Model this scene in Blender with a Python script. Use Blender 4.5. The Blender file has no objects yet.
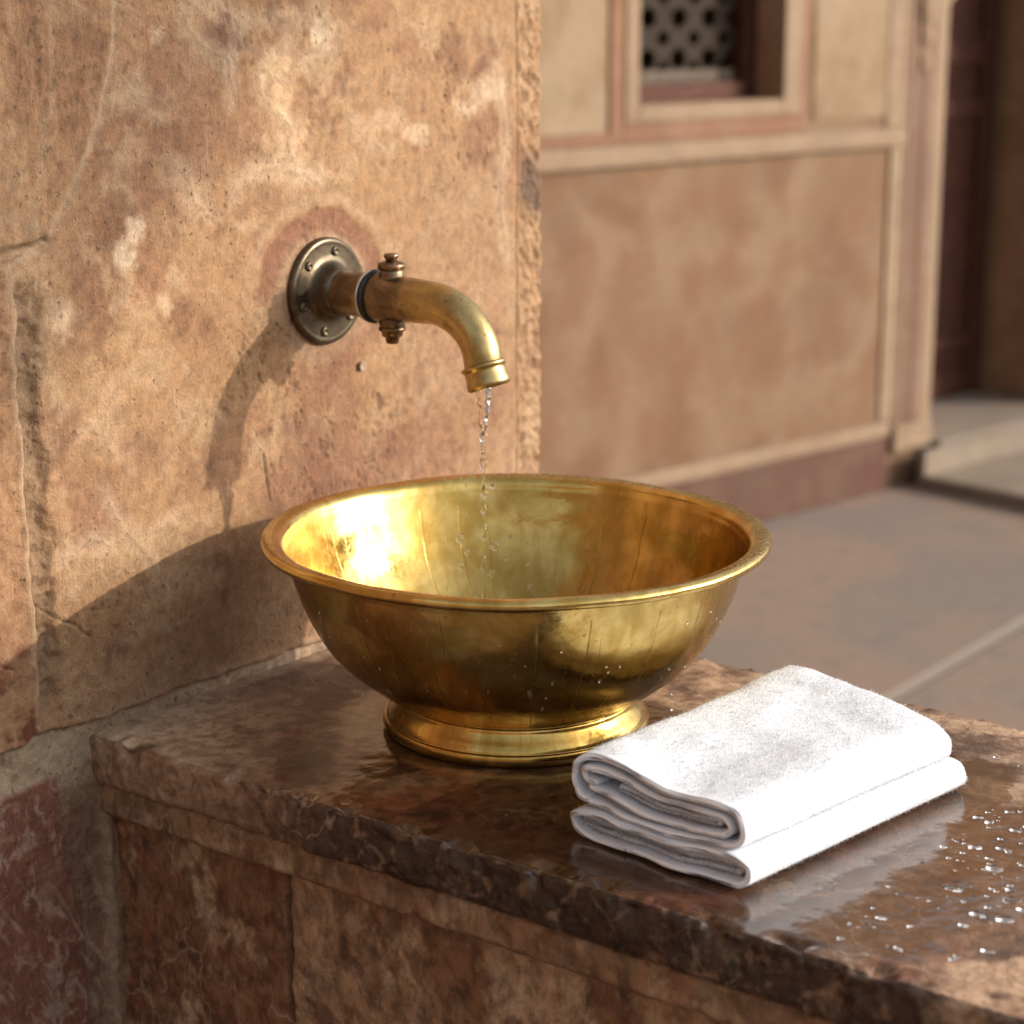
import bpy, bmesh, math, random
import numpy as np
from mathutils import Vector, Matrix

random.seed(7)
rng = np.random.default_rng(11)
S = bpy.context.scene
COL = S.collection

# ------------------------------------------------------------------ noise
_perm = np.random.default_rng(3).permutation(4096).astype(np.int64)
_g = np.random.default_rng(5).normal(size=(4096, 3))
_g /= np.linalg.norm(_g, axis=1)[:, None]

def _hash(i, j, k):
    return _perm[(_perm[(_perm[i & 4095] + j) & 4095] + k) & 4095]

def perlin(x, y, z):
    x, y, z = np.broadcast_arrays(*[np.asarray(v, float) for v in (x, y, z)])
    i, j, k = [np.floor(v).astype(np.int64) for v in (x, y, z)]
    fx, fy, fz = x - i, y - j, z - k
    ux, uy, uz = [t * t * t * (t * (t * 6 - 15) + 10) for t in (fx, fy, fz)]
    def d(a, b, c):
        g = _g[_hash(i + a, j + b, k + c)]
        return g[..., 0] * (fx - a) + g[..., 1] * (fy - b) + g[..., 2] * (fz - c)
    def L(a, b, t): return a + (b - a) * t
    return 1.6 * L(L(L(d(0,0,0), d(1,0,0), ux), L(d(0,1,0), d(1,1,0), ux), uy),
                   L(L(d(0,0,1), d(1,0,1), ux), L(d(0,1,1), d(1,1,1), ux), uy), uz)

def fbm(x, y, z, s, o=4, rough=.5, seed=0.):
    a, t, n = 1., 0., 0.
    for q in range(o):
        t = t + a * perlin(np.asarray(x) * s + seed + 13.7 * q, np.asarray(y) * s + 5.1 * q + seed * .7, np.asarray(z) * s - 7.7 * q)
        n += a; a *= rough; s *= 2.03
    return t / n

def ridged(x, y, z, s, o=3, seed=0.):
    a, t, n = 1., 0., 0.
    for q in range(o):
        t = t + a * (1 - np.abs(perlin(np.asarray(x) * s + seed + 3.3 * q, np.asarray(y) * s + seed, np.asarray(z) * s + 9 * q)) * 2)
        n += a; a *= .55; s *= 2.1
    return t / n

def sst(a, b, x):
    t = np.clip((np.asarray(x) - a) / (b - a), 0, 1)
    return t * t * (3 - 2 * t)

def mixc(c, target, m):
    m = np.clip(m, 0, 1)[..., None]
    return c * (1 - m) + np.array(target) * m

# ------------------------------------------------------------------ object helpers
def tag(o, label=None, cat=None, group=None, kind=None):
    if label: o['label'] = label
    if cat: o['category'] = cat
    if group: o['group'] = group
    if kind: o['kind'] = kind
    return o

def empty(name, loc=(0, 0, 0), rz=0.):
    o = bpy.data.objects.new(name, None); COL.objects.link(o)
    o.location = loc; o.rotation_euler = (0, 0, rz); o.empty_display_size = .05
    return o

def link(name, me, mat, parent=None, smooth=True):
    o = bpy.data.objects.new(name, me); COL.objects.link(o)
    if mat is not None: me.materials.append(mat)
    if parent is not None: o.parent = parent
    if smooth and len(me.polygons):
        me.polygons.foreach_set('use_smooth', np.ones(len(me.polygons), bool))
    return o

def mesh_np(name, V, Fq, mat, parent=None, smooth=True, col=None, extra=None):
    """V (n,3); Fq list of (m,k) index arrays"""
    me = bpy.data.meshes.new(name)
    if not isinstance(Fq, list): Fq = [Fq]
    nl = sum(f.size for f in Fq); npoly = sum(len(f) for f in Fq)
    me.vertices.add(len(V)); me.vertices.foreach_set('co', np.asarray(V, np.float32).ravel())
    me.loops.add(nl); me.loops.foreach_set('vertex_index', np.concatenate([f.ravel() for f in Fq]).astype(np.int32))
    tot = np.concatenate([np.full(len(f), f.shape[1]) for f in Fq]).astype(np.int32)
    st = np.concatenate([[0], np.cumsum(tot)[:-1]]).astype(np.int32)
    me.polygons.add(npoly); me.polygons.foreach_set('loop_start', st); me.polygons.foreach_set('loop_total', tot)
    me.update(calc_edges=True); me.validate()
    if col is not None:
        a = me.color_attributes.new('Col', 'FLOAT_COLOR', 'POINT')
        a.data.foreach_set('color', np.concatenate([col, np.ones((len(col), 1))], 1).astype(np.float32).ravel())
    if extra:
        for k, v in extra.items():
            a = me.attributes.new(k, 'FLOAT', 'POINT'); a.data.foreach_set('value', np.asarray(v, np.float32).ravel())
    return link(name, me, mat, parent, smooth)

def gridf(nu, nv, wrapu=False, wrapv=False):
    i = np.arange(nu if wrapu else nu - 1); j = np.arange(nv if wrapv else nv - 1)
    I, J = np.meshgrid(i, j, indexing='ij')
    I2, J2 = (I + 1) % nu, (J + 1) % nv
    return np.stack([I * nv + J, I2 * nv + J, I2 * nv + J2, I * nv + J2], -1).reshape(-1, 4)

def boxes(name, bl, mat, parent=None, bevel=.003, smooth=False):
    bm = bmesh.new()
    for (x0, x1, y0, y1, z0, z1) in bl:
        vs = [bm.verts.new((x, y, z)) for x in (x0, x1) for y in (y0, y1) for z in (z0, z1)]
        for f in ((0,1,3,2), (4,6,7,5), (0,4,5,1), (2,3,7,6), (0,2,6,4), (1,5,7,3)):
            bm.faces.new([vs[i] for i in f])
    bmesh.ops.recalc_face_normals(bm, faces=bm.faces)
    if bevel: bmesh.ops.bevel(bm, geom=list(bm.edges), offset=bevel, segments=2, affect='EDGES', profile=.6)
    me = bpy.data.meshes.new(name); bm.to_mesh(me); bm.free()
    return link(name, me, mat, parent, smooth)

def lathe(name, prof, mat, parent=None, seg=96, M=None, closed=False, col=None):
    prof = np.array(prof, float); n = len(prof)
    t = np.linspace(0, 2 * math.pi, seg, endpoint=False)
    V = np.stack([prof[:, 0][None] * np.cos(t)[:, None], prof[:, 0][None] * np.sin(t)[:, None],
                  np.broadcast_to(prof[:, 1][None], (seg, n))], -1).reshape(-1, 3)
    F = gridf(seg, n, wrapu=True, wrapv=closed)
    if M is not None:
        V = V @ np.array(M.to_3x3()).T + np.array(M.translation)
    return mesh_np(name, V, F, mat, parent)

def catmull(P, n=8, closed=False):
    P = np.array(P, float); out = []
    m = len(P)
    for i in range(m - 1):
        p0 = P[max(i - 1, 0)]; p1 = P[i]; p2 = P[i + 1]; p3 = P[min(i + 2, m - 1)]
        for t in np.linspace(0, 1, n, endpoint=False):
            out.append(.5 * ((2 * p1) + (-p0 + p2) * t + (2 * p0 - 5 * p1 + 4 * p2 - p3) * t * t + (-p0 + 3 * p1 - 3 * p2 + p3) * t ** 3))
    out.append(P[-1]); return np.array(out)

def tube(name, path, rad, mat, parent=None, seg=48, caps=True, extra=None):
    path = np.array(path, float); n = len(path)
    T = np.gradient(path, axis=0); T /= np.linalg.norm(T, axis=1)[:, None]
    ref = np.array([1., 0, 0])
    t = np.linspace(0, 2 * math.pi, seg, endpoint=False)
    V = []
    for i in range(n):
        a = ref - T[i] * (ref @ T[i]); a /= np.linalg.norm(a); b = np.cross(T[i], a)
        V.append(path[i] + rad[i] * (np.cos(t)[:, None] * a + np.sin(t)[:, None] * b))
    V = np.concatenate(V); F = [gridf(n, seg, wrapv=True)]
    if caps:
        F.append(np.arange(seg)[None]); F.append(((n - 1) * seg + np.arange(seg))[::-1][None])
    return mesh_np(name, V, F, mat, parent, extra=extra)

# ------------------------------------------------------------------ material helpers
class MT:
    def __init__(s, name):
        s.m = bpy.data.materials.new(name); s.m.use_nodes = True
        s.nt = s.m.node_tree; s.b = s.nt.nodes['Principled BSDF']; s.out = s.nt.nodes['Material Output']
        s.tc = s.n('ShaderNodeTexCoord')
    def n(s, t, **k):
        nd = s.nt.nodes.new(t)
        for a, v in k.items(): setattr(nd, a, v)
        return nd
    def l(s, a, b): s.nt.links.new(a, b); return b
    def put(s, sock, v):
        if hasattr(v, 'links') or isinstance(v, bpy.types.NodeSocket): s.l(v, sock)
        else: sock.default_value = v
    def noise(s, scale, detail=4, rough=.55, vec=None, dist=0., dim='3D'):
        nd = s.n('ShaderNodeTexNoise', noise_dimensions=dim)
        nd.inputs['Scale'].default_value = scale; nd.inputs['Detail'].default_value = detail
        nd.inputs['Roughness'].default_value = rough; nd.inputs['Distortion'].default_value = dist
        s.l(vec or s.tc.outputs['Object'], nd.inputs['Vector']); return nd.outputs['Fac']
    def voro(s, scale, feature='F1', vec=None, out='Distance'):
        nd = s.n('ShaderNodeTexVoronoi', feature=feature); nd.inputs['Scale'].default_value = scale
        s.l(vec or s.tc.outputs['Object'], nd.inputs['Vector']); return nd.outputs[out]
    def mapv(s, scale=(1,1,1), loc=(0,0,0), rot=(0,0,0), vec=None):
        nd = s.n('ShaderNodeMapping'); nd.inputs['Scale'].default_value = scale
        nd.inputs['Location'].default_value = loc; nd.inputs['Rotation'].default_value = rot
        s.l(vec or s.tc.outputs['Object'], nd.inputs['Vector']); return nd.outputs[0]
    def rng(s, v, a, b, c=0., d=1., smooth=True):
        nd = s.n('ShaderNodeMapRange', interpolation_type='SMOOTHSTEP' if smooth else 'LINEAR')
        for k, q in zip(('From Min', 'From Max', 'To Min', 'To Max'), (a, b, c, d)): nd.inputs[k].default_value = q
        s.l(v, nd.inputs['Value']); return nd.outputs[0]
    def math(s, op, a, b=0., c=0.):
        nd = s.n('ShaderNodeMath', operation=op)
        for i, v in enumerate((a, b, c)): s.put(nd.inputs[i], v)
        return nd.outputs[0]
    def mix(s, f, a, b, mode='MIX'):
        nd = s.n('ShaderNodeMix', data_type='RGBA', blend_type=mode)
        s.put(nd.inputs[0], f)
        for i, v in ((6, a), (7, b)):
            if isinstance(v, (tuple, list)): nd.inputs[i].default_value = (*v, 1) if len(v) == 3 else v
            else: s.l(v, nd.inputs[i])
        return nd.outputs[2]
    def attr(s, name, out='Color'):
        nd = s.n('ShaderNodeAttribute'); nd.attribute_name = name; return nd.outputs[out]
    def bump(s, h, strength, dist, prev=None):
        nd = s.n('ShaderNodeBump'); nd.inputs['Distance'].default_value = dist
        s.put(nd.inputs['Strength'], strength); s.l(h, nd.inputs['Height'])
        if prev is not None: s.l(prev, nd.inputs['Normal'])
        return nd.outputs[0]
    def set(s, **k):
        for a, v in k.items():
            a = a.replace('_', ' ')
            if isinstance(v, (tuple, list)) and len(v) == 3 and 'Color' in a: v = (*v, 1)
            s.put(s.b.inputs[a], v)
        return s.m

# ------------------------------------------------------------------ materials
def mat_wall():
    m = MT('weathered_sandstone')
    c = m.attr('Col')
    f = m.noise(420, 5, .65); g = m.noise(95, 5, .62, dist=.4)
    c = m.mix(m.rng(g, .34, .66), m.mix(1., c, (.80, .77, .74), 'MULTIPLY'), m.mix(1., c, (1.13, 1.13, 1.12), 'MULTIPLY'))
    c = m.mix(m.rng(f, .36, .62), m.mix(1., c, (.86, .82, .78), 'MULTIPLY'), c)
    pit = m.rng(m.noise(150, 4, .6, vec=m.mapv((1.2, 1, 1.0), rot=(0, .7, 0))), .61, .70)
    zone = m.rng(m.noise(11, 4, .6), .40, .62, .12, 1.)
    pit = m.math('MULTIPLY', pit, zone)
    c = m.mix(m.math('MULTIPLY', pit, .6), c, (.13, .08, .05))
    # hair-thin pale scratches and salt veins
    v = m.voro(26, 'DISTANCE_TO_EDGE', vec=m.mapv((1.7, 1, .8), rot=(0, .4, 0), vec=warp(m, 14, .03)))
    vein = m.math('MULTIPLY', m.rng(v, .012, .0, 0, 1), m.rng(m.noise(11, 2), .52, .64))
    c = m.mix(m.math('MULTIPLY', vein, .25), c, (.50, .38, .28))
    # stretched trowel scratches
    sc = m.noise(60, 4, .7, vec=m.mapv((6, 1, .55), rot=(0, -.75, 0)))
    c = m.mix(m.math('MULTIPLY', m.rng(sc, .56, .72), .2), c, (.62, .43, .29))
    n = m.bump(g, .5, .0016)
    n = m.bump(f, .8, .0013, n); n = m.bump(m.noise(900, 2, .6), .5, .0005, n)
    n = m.bump(pit, -.9, .0022, n) if False else m.bump(m.math('SUBTRACT', 1., pit), .9, .0016, n)
    n = m.bump(sc, .3, .0012, n)
    wet = m.attr('wet', 'Fac')
    return m.set(Base_Color=c, Roughness=m.rng(g, .3, .7, .72, .92), Normal=n, Specular_IOR_Level=.3)

def warp(m, scale, amt, vec=None):
    nd = m.n('ShaderNodeTexNoise'); nd.inputs['Scale'].default_value = scale; nd.inputs['Detail'].default_value = 3
    m.l(vec or m.tc.outputs['Object'], nd.inputs['Vector'])
    a = m.n('ShaderNodeVectorMath', operation='SUBTRACT'); m.l(nd.outputs['Color'], a.inputs[0]); a.inputs[1].default_value = (.5, .5, .5)
    b = m.n('ShaderNodeVectorMath', operation='SCALE'); m.l(a.outputs[0], b.inputs[0]); b.inputs['Scale'].default_value = amt
    c = m.n('ShaderNodeVectorMath', operation='ADD'); m.l(b.outputs[0], c.inputs[0]); m.l(vec or m.tc.outputs['Object'], c.inputs[1])
    return c.outputs[0]

def mat_slab():
    m = MT('wet_brown_stone')
    c = m.attr('Col'); wet = m.attr('wet', 'Fac')
    g = m.noise(85, 8, .72, dist=.3); f = m.noise(360, 4, .6)
    c = m.mix(m.rng(g, .36, .62), m.mix(1., c, (.62, .56, .52), 'MULTIPLY'), m.mix(1., c, (1.2, 1.2, 1.2), 'MULTIPLY'))
    v = m.voro(17, 'DISTANCE_TO_EDGE', vec=warp(m, 22, .06))
    vein = m.math('MULTIPLY', m.rng(v, .02, .0), m.rng(m.noise(8, 3), .5, .62))
    c = m.mix(m.math('MULTIPLY', vein, .65), c, (.36, .265, .18))
    v2 = m.voro(55, 'DISTANCE_TO_EDGE', vec=warp(m, 40, .03))
    vein2 = m.math('MULTIPLY', m.rng(v2, .03, .0), m.rng(m.noise(14, 2), .5, .62))
    c = m.mix(m.math('MULTIPLY', vein2, .4), c, (.30, .21, .15))
    wn = m.math('ADD', wet, m.math('MULTIPLY', m.math('SUBTRACT', m.noise(38, 5, .6), .5), .55))
    wm = m.rng(wn, .38, .60)
    c = m.mix(wm, c, m.mix(1., c, (.50, .45, .40), 'MULTIPLY'))
    rough = m.math('ADD', m.math('MULTIPLY', wm, -.44), m.rng(g, .3, .7, .40, .62))
    rough = m.math('MAXIMUM', rough, .035)
    dry = m.math('SUBTRACT', 1., m.math('MULTIPLY', wm, .93))
    n = m.bump(g, m.math('MULTIPLY', dry, .6), .003)
    n = m.bump(f, m.math('MULTIPLY', dry, .6), .0012, n)
    n = m.bump(wm, .35, .0012, n)
    n = m.bump(m.noise(20, 2, .4), .12, .002, n)
    return m.set(Base_Color=c, Roughness=rough, Normal=n, Specular_IOR_Level=.5,
                 Coat_Weight=m.math('MULTIPLY', wm, .6), Coat_Roughness=.03, Coat_IOR=1.33)

def mat_base():
    m = MT('marbled_red_stone')
    c = m.attr('Col')
    g = m.noise(75, 7, .7, vec=m.mapv((1, 1, .75)), dist=.35); f = m.noise(330, 4, .6)
    c = m.mix(m.rng(g, .36, .62), m.mix(1., c, (.6, .54, .5), 'MULTIPLY'), m.mix(1., c, (1.22, 1.22, 1.2), 'MULTIPLY'))
    v = m.voro(34, 'DISTANCE_TO_EDGE', vec=m.mapv((1, 1, .4), vec=warp(m, 26, .05)))
    vein = m.math('MULTIPLY', m.rng(v, .035, .0), m.rng(m.noise(9, 3), .46, .6))
    c = m.mix(m.math('MULTIPLY', vein, .55), c, (.42, .32, .23))
    n = m.bump(g, .6, .004); n = m.bump(f, .5, .0012, n)
    return m.set(Base_Color=c, Roughness=m.rng(g, .3, .7, .45, .75), Normal=n, Specular_IOR_Level=.4)

def mat_brass():
    m = MT('aged_brass')
    P = m.tc.outputs['Object']
    sx = m.n('ShaderNodeSeparateXYZ'); m.l(P, sx.inputs[0])
    th = m.math('ARCTAN2', sx.outputs[1], sx.outputs[0])
    cx = m.n('ShaderNodeCombineXYZ'); m.l(m.math('MULTIPLY', th, 1.), cx.inputs[0]); m.l(m.math('MULTIPLY', sx.outputs[2], 1.4), cx.inputs[1])
    wz = m.math('MULTIPLY', m.math('SUBTRACT', m.noise(20, 2), .5), .03)
    m.l(wz, cx.inputs[2])
    # drip lines: thin vertical streaks running down the side
    cell = m.n('ShaderNodeTexVoronoi', feature='DISTANCE_TO_EDGE', voronoi_dimensions='1D'); cell.inputs['Scale'].default_value = 4.2
    cell.inputs['Randomness'].default_value = .9
    m.l(m.math('ADD', th, m.math('MULTIPLY', m.math('SUBTRACT', m.noise(14, 2), .5), .06)), cell.inputs['W'])
    cut = m.n('ShaderNodeTexNoise', noise_dimensions='2D'); cut.inputs['Scale'].default_value = 7; m.l(cx.outputs[0], cut.inputs['Vector'])
    line = m.math('MULTIPLY', m.rng(cell.outputs['Distance'], .016, .004), m.rng(cut.outputs['Fac'], .36, .5))
    cell2 = m.n('ShaderNodeTexVoronoi', feature='DISTANCE_TO_EDGE', voronoi_dimensions='1D'); cell2.inputs['Scale'].default_value = 8.
    m.l(m.math('ADD', th, m.math('MULTIPLY', m.math('SUBTRACT', m.noise(9, 2), .5), .05)), cell2.inputs['W'])
    line2 = m.math('MULTIPLY', m.rng(cell2.outputs['Distance'], .04, .0), m.rng(cut.outputs['Fac'], .58, .48))
    line2 = m.math('MULTIPLY', line2, m.rng(m.noise(24, 1, vec=m.mapv((1, 1, .1))), .45, .55))
    st = m.n('ShaderNodeTexNoise', noise_dimensions='2D'); st.inputs['Scale'].default_value = 16; st.inputs['Detail'].default_value = 5
    m.l(cx.outputs[0], st.inputs['Vector'])
    streak = st.outputs['Fac']
    pat = m.noise(26, 6, .62, dist=.6); fine = m.noise(260, 3, .6)
    c = m.mix(m.rng(pat, .34, .68), (.47, .31, .08), (.72, .53, .19))
    c = m.mix(m.math('MULTIPLY', m.rng(streak, .52, .68), .45), c, (.48, .28, .06))
    blotch = m.rng(m.noise(11, 6, .7, dist=.8), .52, .66)
    c = m.mix(m.math('MULTIPLY', blotch, .45), c, (.46, .27, .07))
    spots = m.rng(m.noise(210, 2, .5), .70, .76)
    c = m.mix(m.math('MULTIPLY', spots, .6), c, (.20, .11, .035))
    ln = m.math('MULTIPLY', m.math('MAXIMUM', line, m.math('MULTIPLY', line2, .5)), m.attr('side', 'Fac'))
    c = m.mix(m.math('MULTIPLY', ln, .65), c, (.13, .065, .02))
    r = m.math('ADD', m.rng(pat, .3, .7, .22, .13), m.math('MULTIPLY', blotch, .10))
    r = m.math('ADD', r, m.math('MULTIPLY', ln, .25))
    r = m.math('ADD', r, m.rng(fine, .35, .65, -.02, .05))
    n = m.bump(m.noise(13, 3, .5, dist=.3), .35, .006)
    n = m.bump(fine, .08, .001, n)
    n = m.bump(m.noise(60, 3, .5), .1, .002, n)
    n = m.bump(m.math('SUBTRACT', 1., ln), .3, .0006, n)
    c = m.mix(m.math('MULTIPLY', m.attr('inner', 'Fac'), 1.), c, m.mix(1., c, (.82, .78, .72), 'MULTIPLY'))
    k = m.attr('knurl', 'Fac')
    n = m.bump(m.voro(330, 'F1'), m.math('MULTIPLY', k, .7), .0015, n)
    c = m.mix(m.math('MULTIPLY', k, .3), c, (.46, .36, .2))
    return m.set(Base_Color=c, Metallic=1., Roughness=r, Normal=n)

def mat_bronze(name, dark, light, attr=True):
    m = MT(name)
    pat = m.noise(55, 6, .65, dist=.5); fine = m.noise(420, 3, .6)
    gl = m.attr('gold', 'Fac') if attr else None
    c1 = m.mix(m.rng(pat, .35, .65), dark, tuple(v * 1.7 for v in dark))
    c2 = m.mix(m.rng(pat, .3, .6), tuple(v * .6 for v in light), light)
    f = m.math('ADD', gl, m.math('MULTIPLY', m.math('SUBTRACT', m.noise(38, 5, .6), .5), .9)) if attr else m.rng(pat, .3, .7)
    c = m.mix(m.rng(f, .3, .7) if attr else f, c1, c2)
    sp = m.rng(m.noise(150, 3, .55), .66, .75)
    c = m.mix(m.math('MULTIPLY', sp, .6), c, (.07, .045, .025))
    n = m.bump(pat, .25, .0012); n = m.bump(fine, .15, .0004, n)
    return m.set(Base_Color=c, Metallic=.95, Roughness=m.rng(pat, .3, .7, .42, .25), Normal=n)

def mat_simple(name, col, rough=.6, metal=0., nscale=40, var=.25, bump=.2, bd=.002, spec=.5):
    m = MT(name)
    g = m.noise(nscale, 5, .6)
    c = m.mix(m.rng(g, .3, .7), tuple(v * (1 - var) for v in col), tuple(min(v * (1 + var), 1) for v in col))
    return m.set(Base_Color=c, Metallic=metal, Roughness=rough, Normal=m.bump(g, bump, bd), Specular_IOR_Level=spec)

def mat_plaster(name, a, b, c3, s=3.2):
    m = MT(name)
    g = m.noise(s, 4, .55, dist=.5); h = m.noise(s * 1.9, 5, .6, vec=m.mapv((1., 1, .9))); f = m.noise(60, 4, .6)
    c = m.mix(m.rng(g, .36, .62), a, b)
    c = m.mix(m.math('MULTIPLY', m.rng(h, .46, .60), .8), c, c3); c = m.mix(m.rng(m.noise(s * .9, 3, .5, dist=.8), .5, .62, 0., .5), c, tuple(v * .78 for v in c3))
    c = m.mix(m.rng(f, .35, .65), m.mix(1., c, (.9, .88, .86), 'MULTIPLY'), c)
    n = m.bump(f, .4, .004); n = m.bump(h, .3, .01, n)
    return m.set(Base_Color=c, Roughness=.9, Normal=n, Specular_IOR_Level=.25)

def mat_paving():
    m = MT('sandstone_paving')
    P = m.tc.outputs['Object']
    sx = m.n('ShaderNodeSeparateXYZ'); m.l(P, sx.inputs[0])
    y = m.math('DIVIDE', m.math('SUBTRACT', sx.outputs[1], .525), .92)
    row = m.math('FLOOR', y); fy = m.math('FRACT', y)
    x = m.math('ADD', m.math('DIVIDE', m.math('ADD', sx.outputs[0], 9.), 21.), m.math('MULTIPLY', row, .31))
    colu = m.math('FLOOR', x); fx = m.math('FRACT', x)
    dy = m.math('MULTIPLY', m.math('SUBTRACT', .5, m.math('ABSOLUTE', m.math('SUBTRACT', fy, .5))), .92)
    dx = m.math('MULTIPLY', m.math('SUBTRACT', .5, m.math('ABSOLUTE', m.math('SUBTRACT', fx, .5))), 21.)
    d = m.math('MINIMUM', dx, dy)
    jn = m.math('ADD', d, m.math('MULTIPLY', m.math('SUBTRACT', m.noise(25, 3), .5), .008))
    joint = m.rng(jn, .020, .012)
    cb = m.n('ShaderNodeCombineXYZ'); m.l(row, cb.inputs[0]); m.l(colu, cb.inputs[1])
    wn = m.n('ShaderNodeTexWhiteNoise'); m.l(cb.outputs[0], wn.inputs['Vector'])
    g = m.noise(2.2, 5, .6, dist=.4); h = m.noise(12, 5, .6); f = m.noise(120, 4, .6)
    c = m.mix(wn.outputs['Value'], (.23, .182, .150), (.19, .158, .134))
    c = m.mix(m.rng(g, .42, .62), c, (.255, .18, .14))
    c = m.mix(m.math('MULTIPLY', m.rng(h, .5, .66), .5), c, (.155,.128,.106))
    c = m.mix(m.rng(f, .3, .7), m.mix(1., c, (.86, .85, .84), 'MULTIPLY'), c)
    c = m.mix(m.math('MULTIPLY', joint, .75), c, (.28, .24, .20))
    n = m.bump(f, .4, .003); n = m.bump(m.math('SUBTRACT', 1., joint), .6, .006, n)
    return m.set(Base_Color=c, Roughness=m.rng(h, .3, .7, .55, .8), Normal=n, Specular_IOR_Level=.4)

def mat_towel(name, smooth=False):
    m = MT(name)
    lp = m.voro(620, 'SMOOTH_F1')
    wht = (.94, .945, .96) if smooth else (.68, .71, .765)  # cloth colour holds a blue sky tint; whiter hem lifts the shaded end
    f = m.noise(900 if not smooth else 1400, 3, .6); g = m.noise(120, 3, .5)
    n = m.bump(f, .3 if not smooth else .2, .0012); n = m.bump(g, .25, .0012, n)
    if not smooth: n = m.bump(m.math('SUBTRACT', 1., lp), .3, .0010, n)
    return m.set(Base_Color=wht, Roughness=.95, Normal=n, Specular_IOR_Level=.15,
                 Sheen_Weight=.3, Sheen_Roughness=.5)

def mat_fibre():
    m = MT('terry_cotton')
    nt = m.nt
    d = m.n('ShaderNodeBsdfDiffuse'); d.inputs['Color'].default_value = (.80, .83, .89, 1)
    t = m.n('ShaderNodeBsdfTranslucent'); t.inputs['Color'].default_value = (.82, .84, .88, 1)
    x = m.n('ShaderNodeMixShader'); x.inputs[0].default_value = .3
    m.l(d.outputs[0], x.inputs[1]); m.l(t.outputs[0], x.inputs[2])
    tr = m.n('ShaderNodeBsdfTransparent'); y = m.n('ShaderNodeMixShader'); y.inputs[0].default_value = .5
    m.l(x.outputs[0], y.inputs[1]); m.l(tr.outputs[0], y.inputs[2]); m.l(y.outputs[0], m.out.inputs['Surface'])
    return m.m

def mat_water():
    m = MT('clear_water')
    return m.set(Base_Color=(1, 1, 1), Roughness=0., IOR=1.33, Transmission_Weight=1.)

def mat_leaf():
    m = MT('tree_leaves')
    g = m.noise(3, 3, .6)
    c = m.mix(m.rng(g, .3, .7), (.045, .075, .02), (.10, .13, .035))
    return m.set(Base_Color=c, Roughness=.55)

M_wall = mat_wall(); M_slab = mat_slab(); M_base = mat_base(); M_brass = mat_brass()
M_bronze = mat_bronze('aged_bronze', (.13, .095, .06), (.50, .37, .16))
M_plate = mat_bronze('dull_bronze_plate', (.065, .050, .034), (.135, .105, .068), attr=False)
M_nut = mat_bronze('brown_bronze_fitting', (.11, .065, .04), (.30, .19, .11), attr=False)
M_stud = mat_simple('dusty_brown_metal', (.26, .19, .13), .7)
M_rubber = mat_simple('black_rubber_washer', (.015, .014, .013), .6)
M_steel = mat_simple('pale_steel_ring', (.62, .62, .60), .3, 1., var=.1)
M_towel = mat_towel('white_cotton'); M_hem = mat_towel('white_woven_hem', True); M_fibre = mat_fibre()
M_water = mat_water()
M_tan = mat_plaster('tan_sandstone_wall', (0.173, 0.103, 0.059), (0.206, 0.132, 0.081), (0.169, 0.088, 0.046), 3.4)
M_upper = mat_plaster('light_sandstone_wall', (0.252, 0.178, 0.108), (0.273, 0.198, 0.127), (0.211, 0.136, 0.074), 2.5)
M_cream = mat_plaster('cream_sandstone_trim', (0.259, 0.180, 0.116), (0.240, 0.161, 0.103), (0.268, 0.191, 0.128), 5)
M_pink = mat_plaster('pink_sandstone_trim', (0.211, 0.105, 0.063), (0.200, 0.107, 0.066), (0.229, 0.127, 0.078), 5)
M_plinth = mat_plaster('red_sandstone_plinth', (0.100, 0.045, 0.032), (0.110, 0.056, 0.040), (0.120, 0.071, 0.049), 5)
M_shaft = mat_plaster('dusky_pink_shaft', (0.184, 0.107, 0.075), (0.176, 0.101, 0.068), (0.201, 0.128, 0.088), 5)
M_jali = mat_simple('shade_darkened_lattice', (.045, .034, .026), .9, var=.2, spec=.05)  # dark own tone, deepened further to stand in for shade on the lattice
M_sill = mat_simple('grey_stone_rail', (.12, .095, .075), .9, spec=.05)
M_wood = mat_simple('dark_red_wood', (.06, .022, .016), .8, var=.3, spec=.08)
M_woodf = mat_simple('red_brown_painted_wood', (.10, .048, .036), .8, var=.2, spec=.08)
M_door = mat_simple('dark_brown_door_wood', (.052, .018, .011), .7, var=.35, spec=.12)
M_reveal = mat_plaster('brown_stone_reveal', (.30, .17, .095), (.26, .145, .085), (.34, .2, .12), 5)
M_void = mat_simple('room_shade_black', (.03, .02, .015), .95)  # near-black colour stands in for the shade indoors
M_step = mat_plaster('grey_stone_step', (0.222, 0.178, 0.140), (0.197, 0.157, 0.130), (0.239, 0.186, 0.136), 4)
M_pave = mat_paving()
M_leaf = mat_leaf(); M_bark = mat_simple('tree_bark', (.09, .06, .04), .9, bump=.6, bd=.02, nscale=12)
M_far = mat_plaster('ochre_sandstone_wall', (0.272, 0.176, 0.112), (0.320, 0.216, 0.136), (0.216, 0.120, 0.072), 1.2)

# ------------------------------------------------------------------ ground
def ground():
    n = 60
    xs = np.linspace(-60, 60, n); X, Y = np.meshgrid(xs, xs, indexing='ij')
    V = np.stack([X, Y, np.zeros_like(X)], -1).reshape(-1, 3)
    o = mesh_np('ground', V, gridf(n, n), M_pave, smooth=False)
    tag(o, 'grey and pink sandstone paving of the courtyard', 'paving', kind='structure')
ground()

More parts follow.
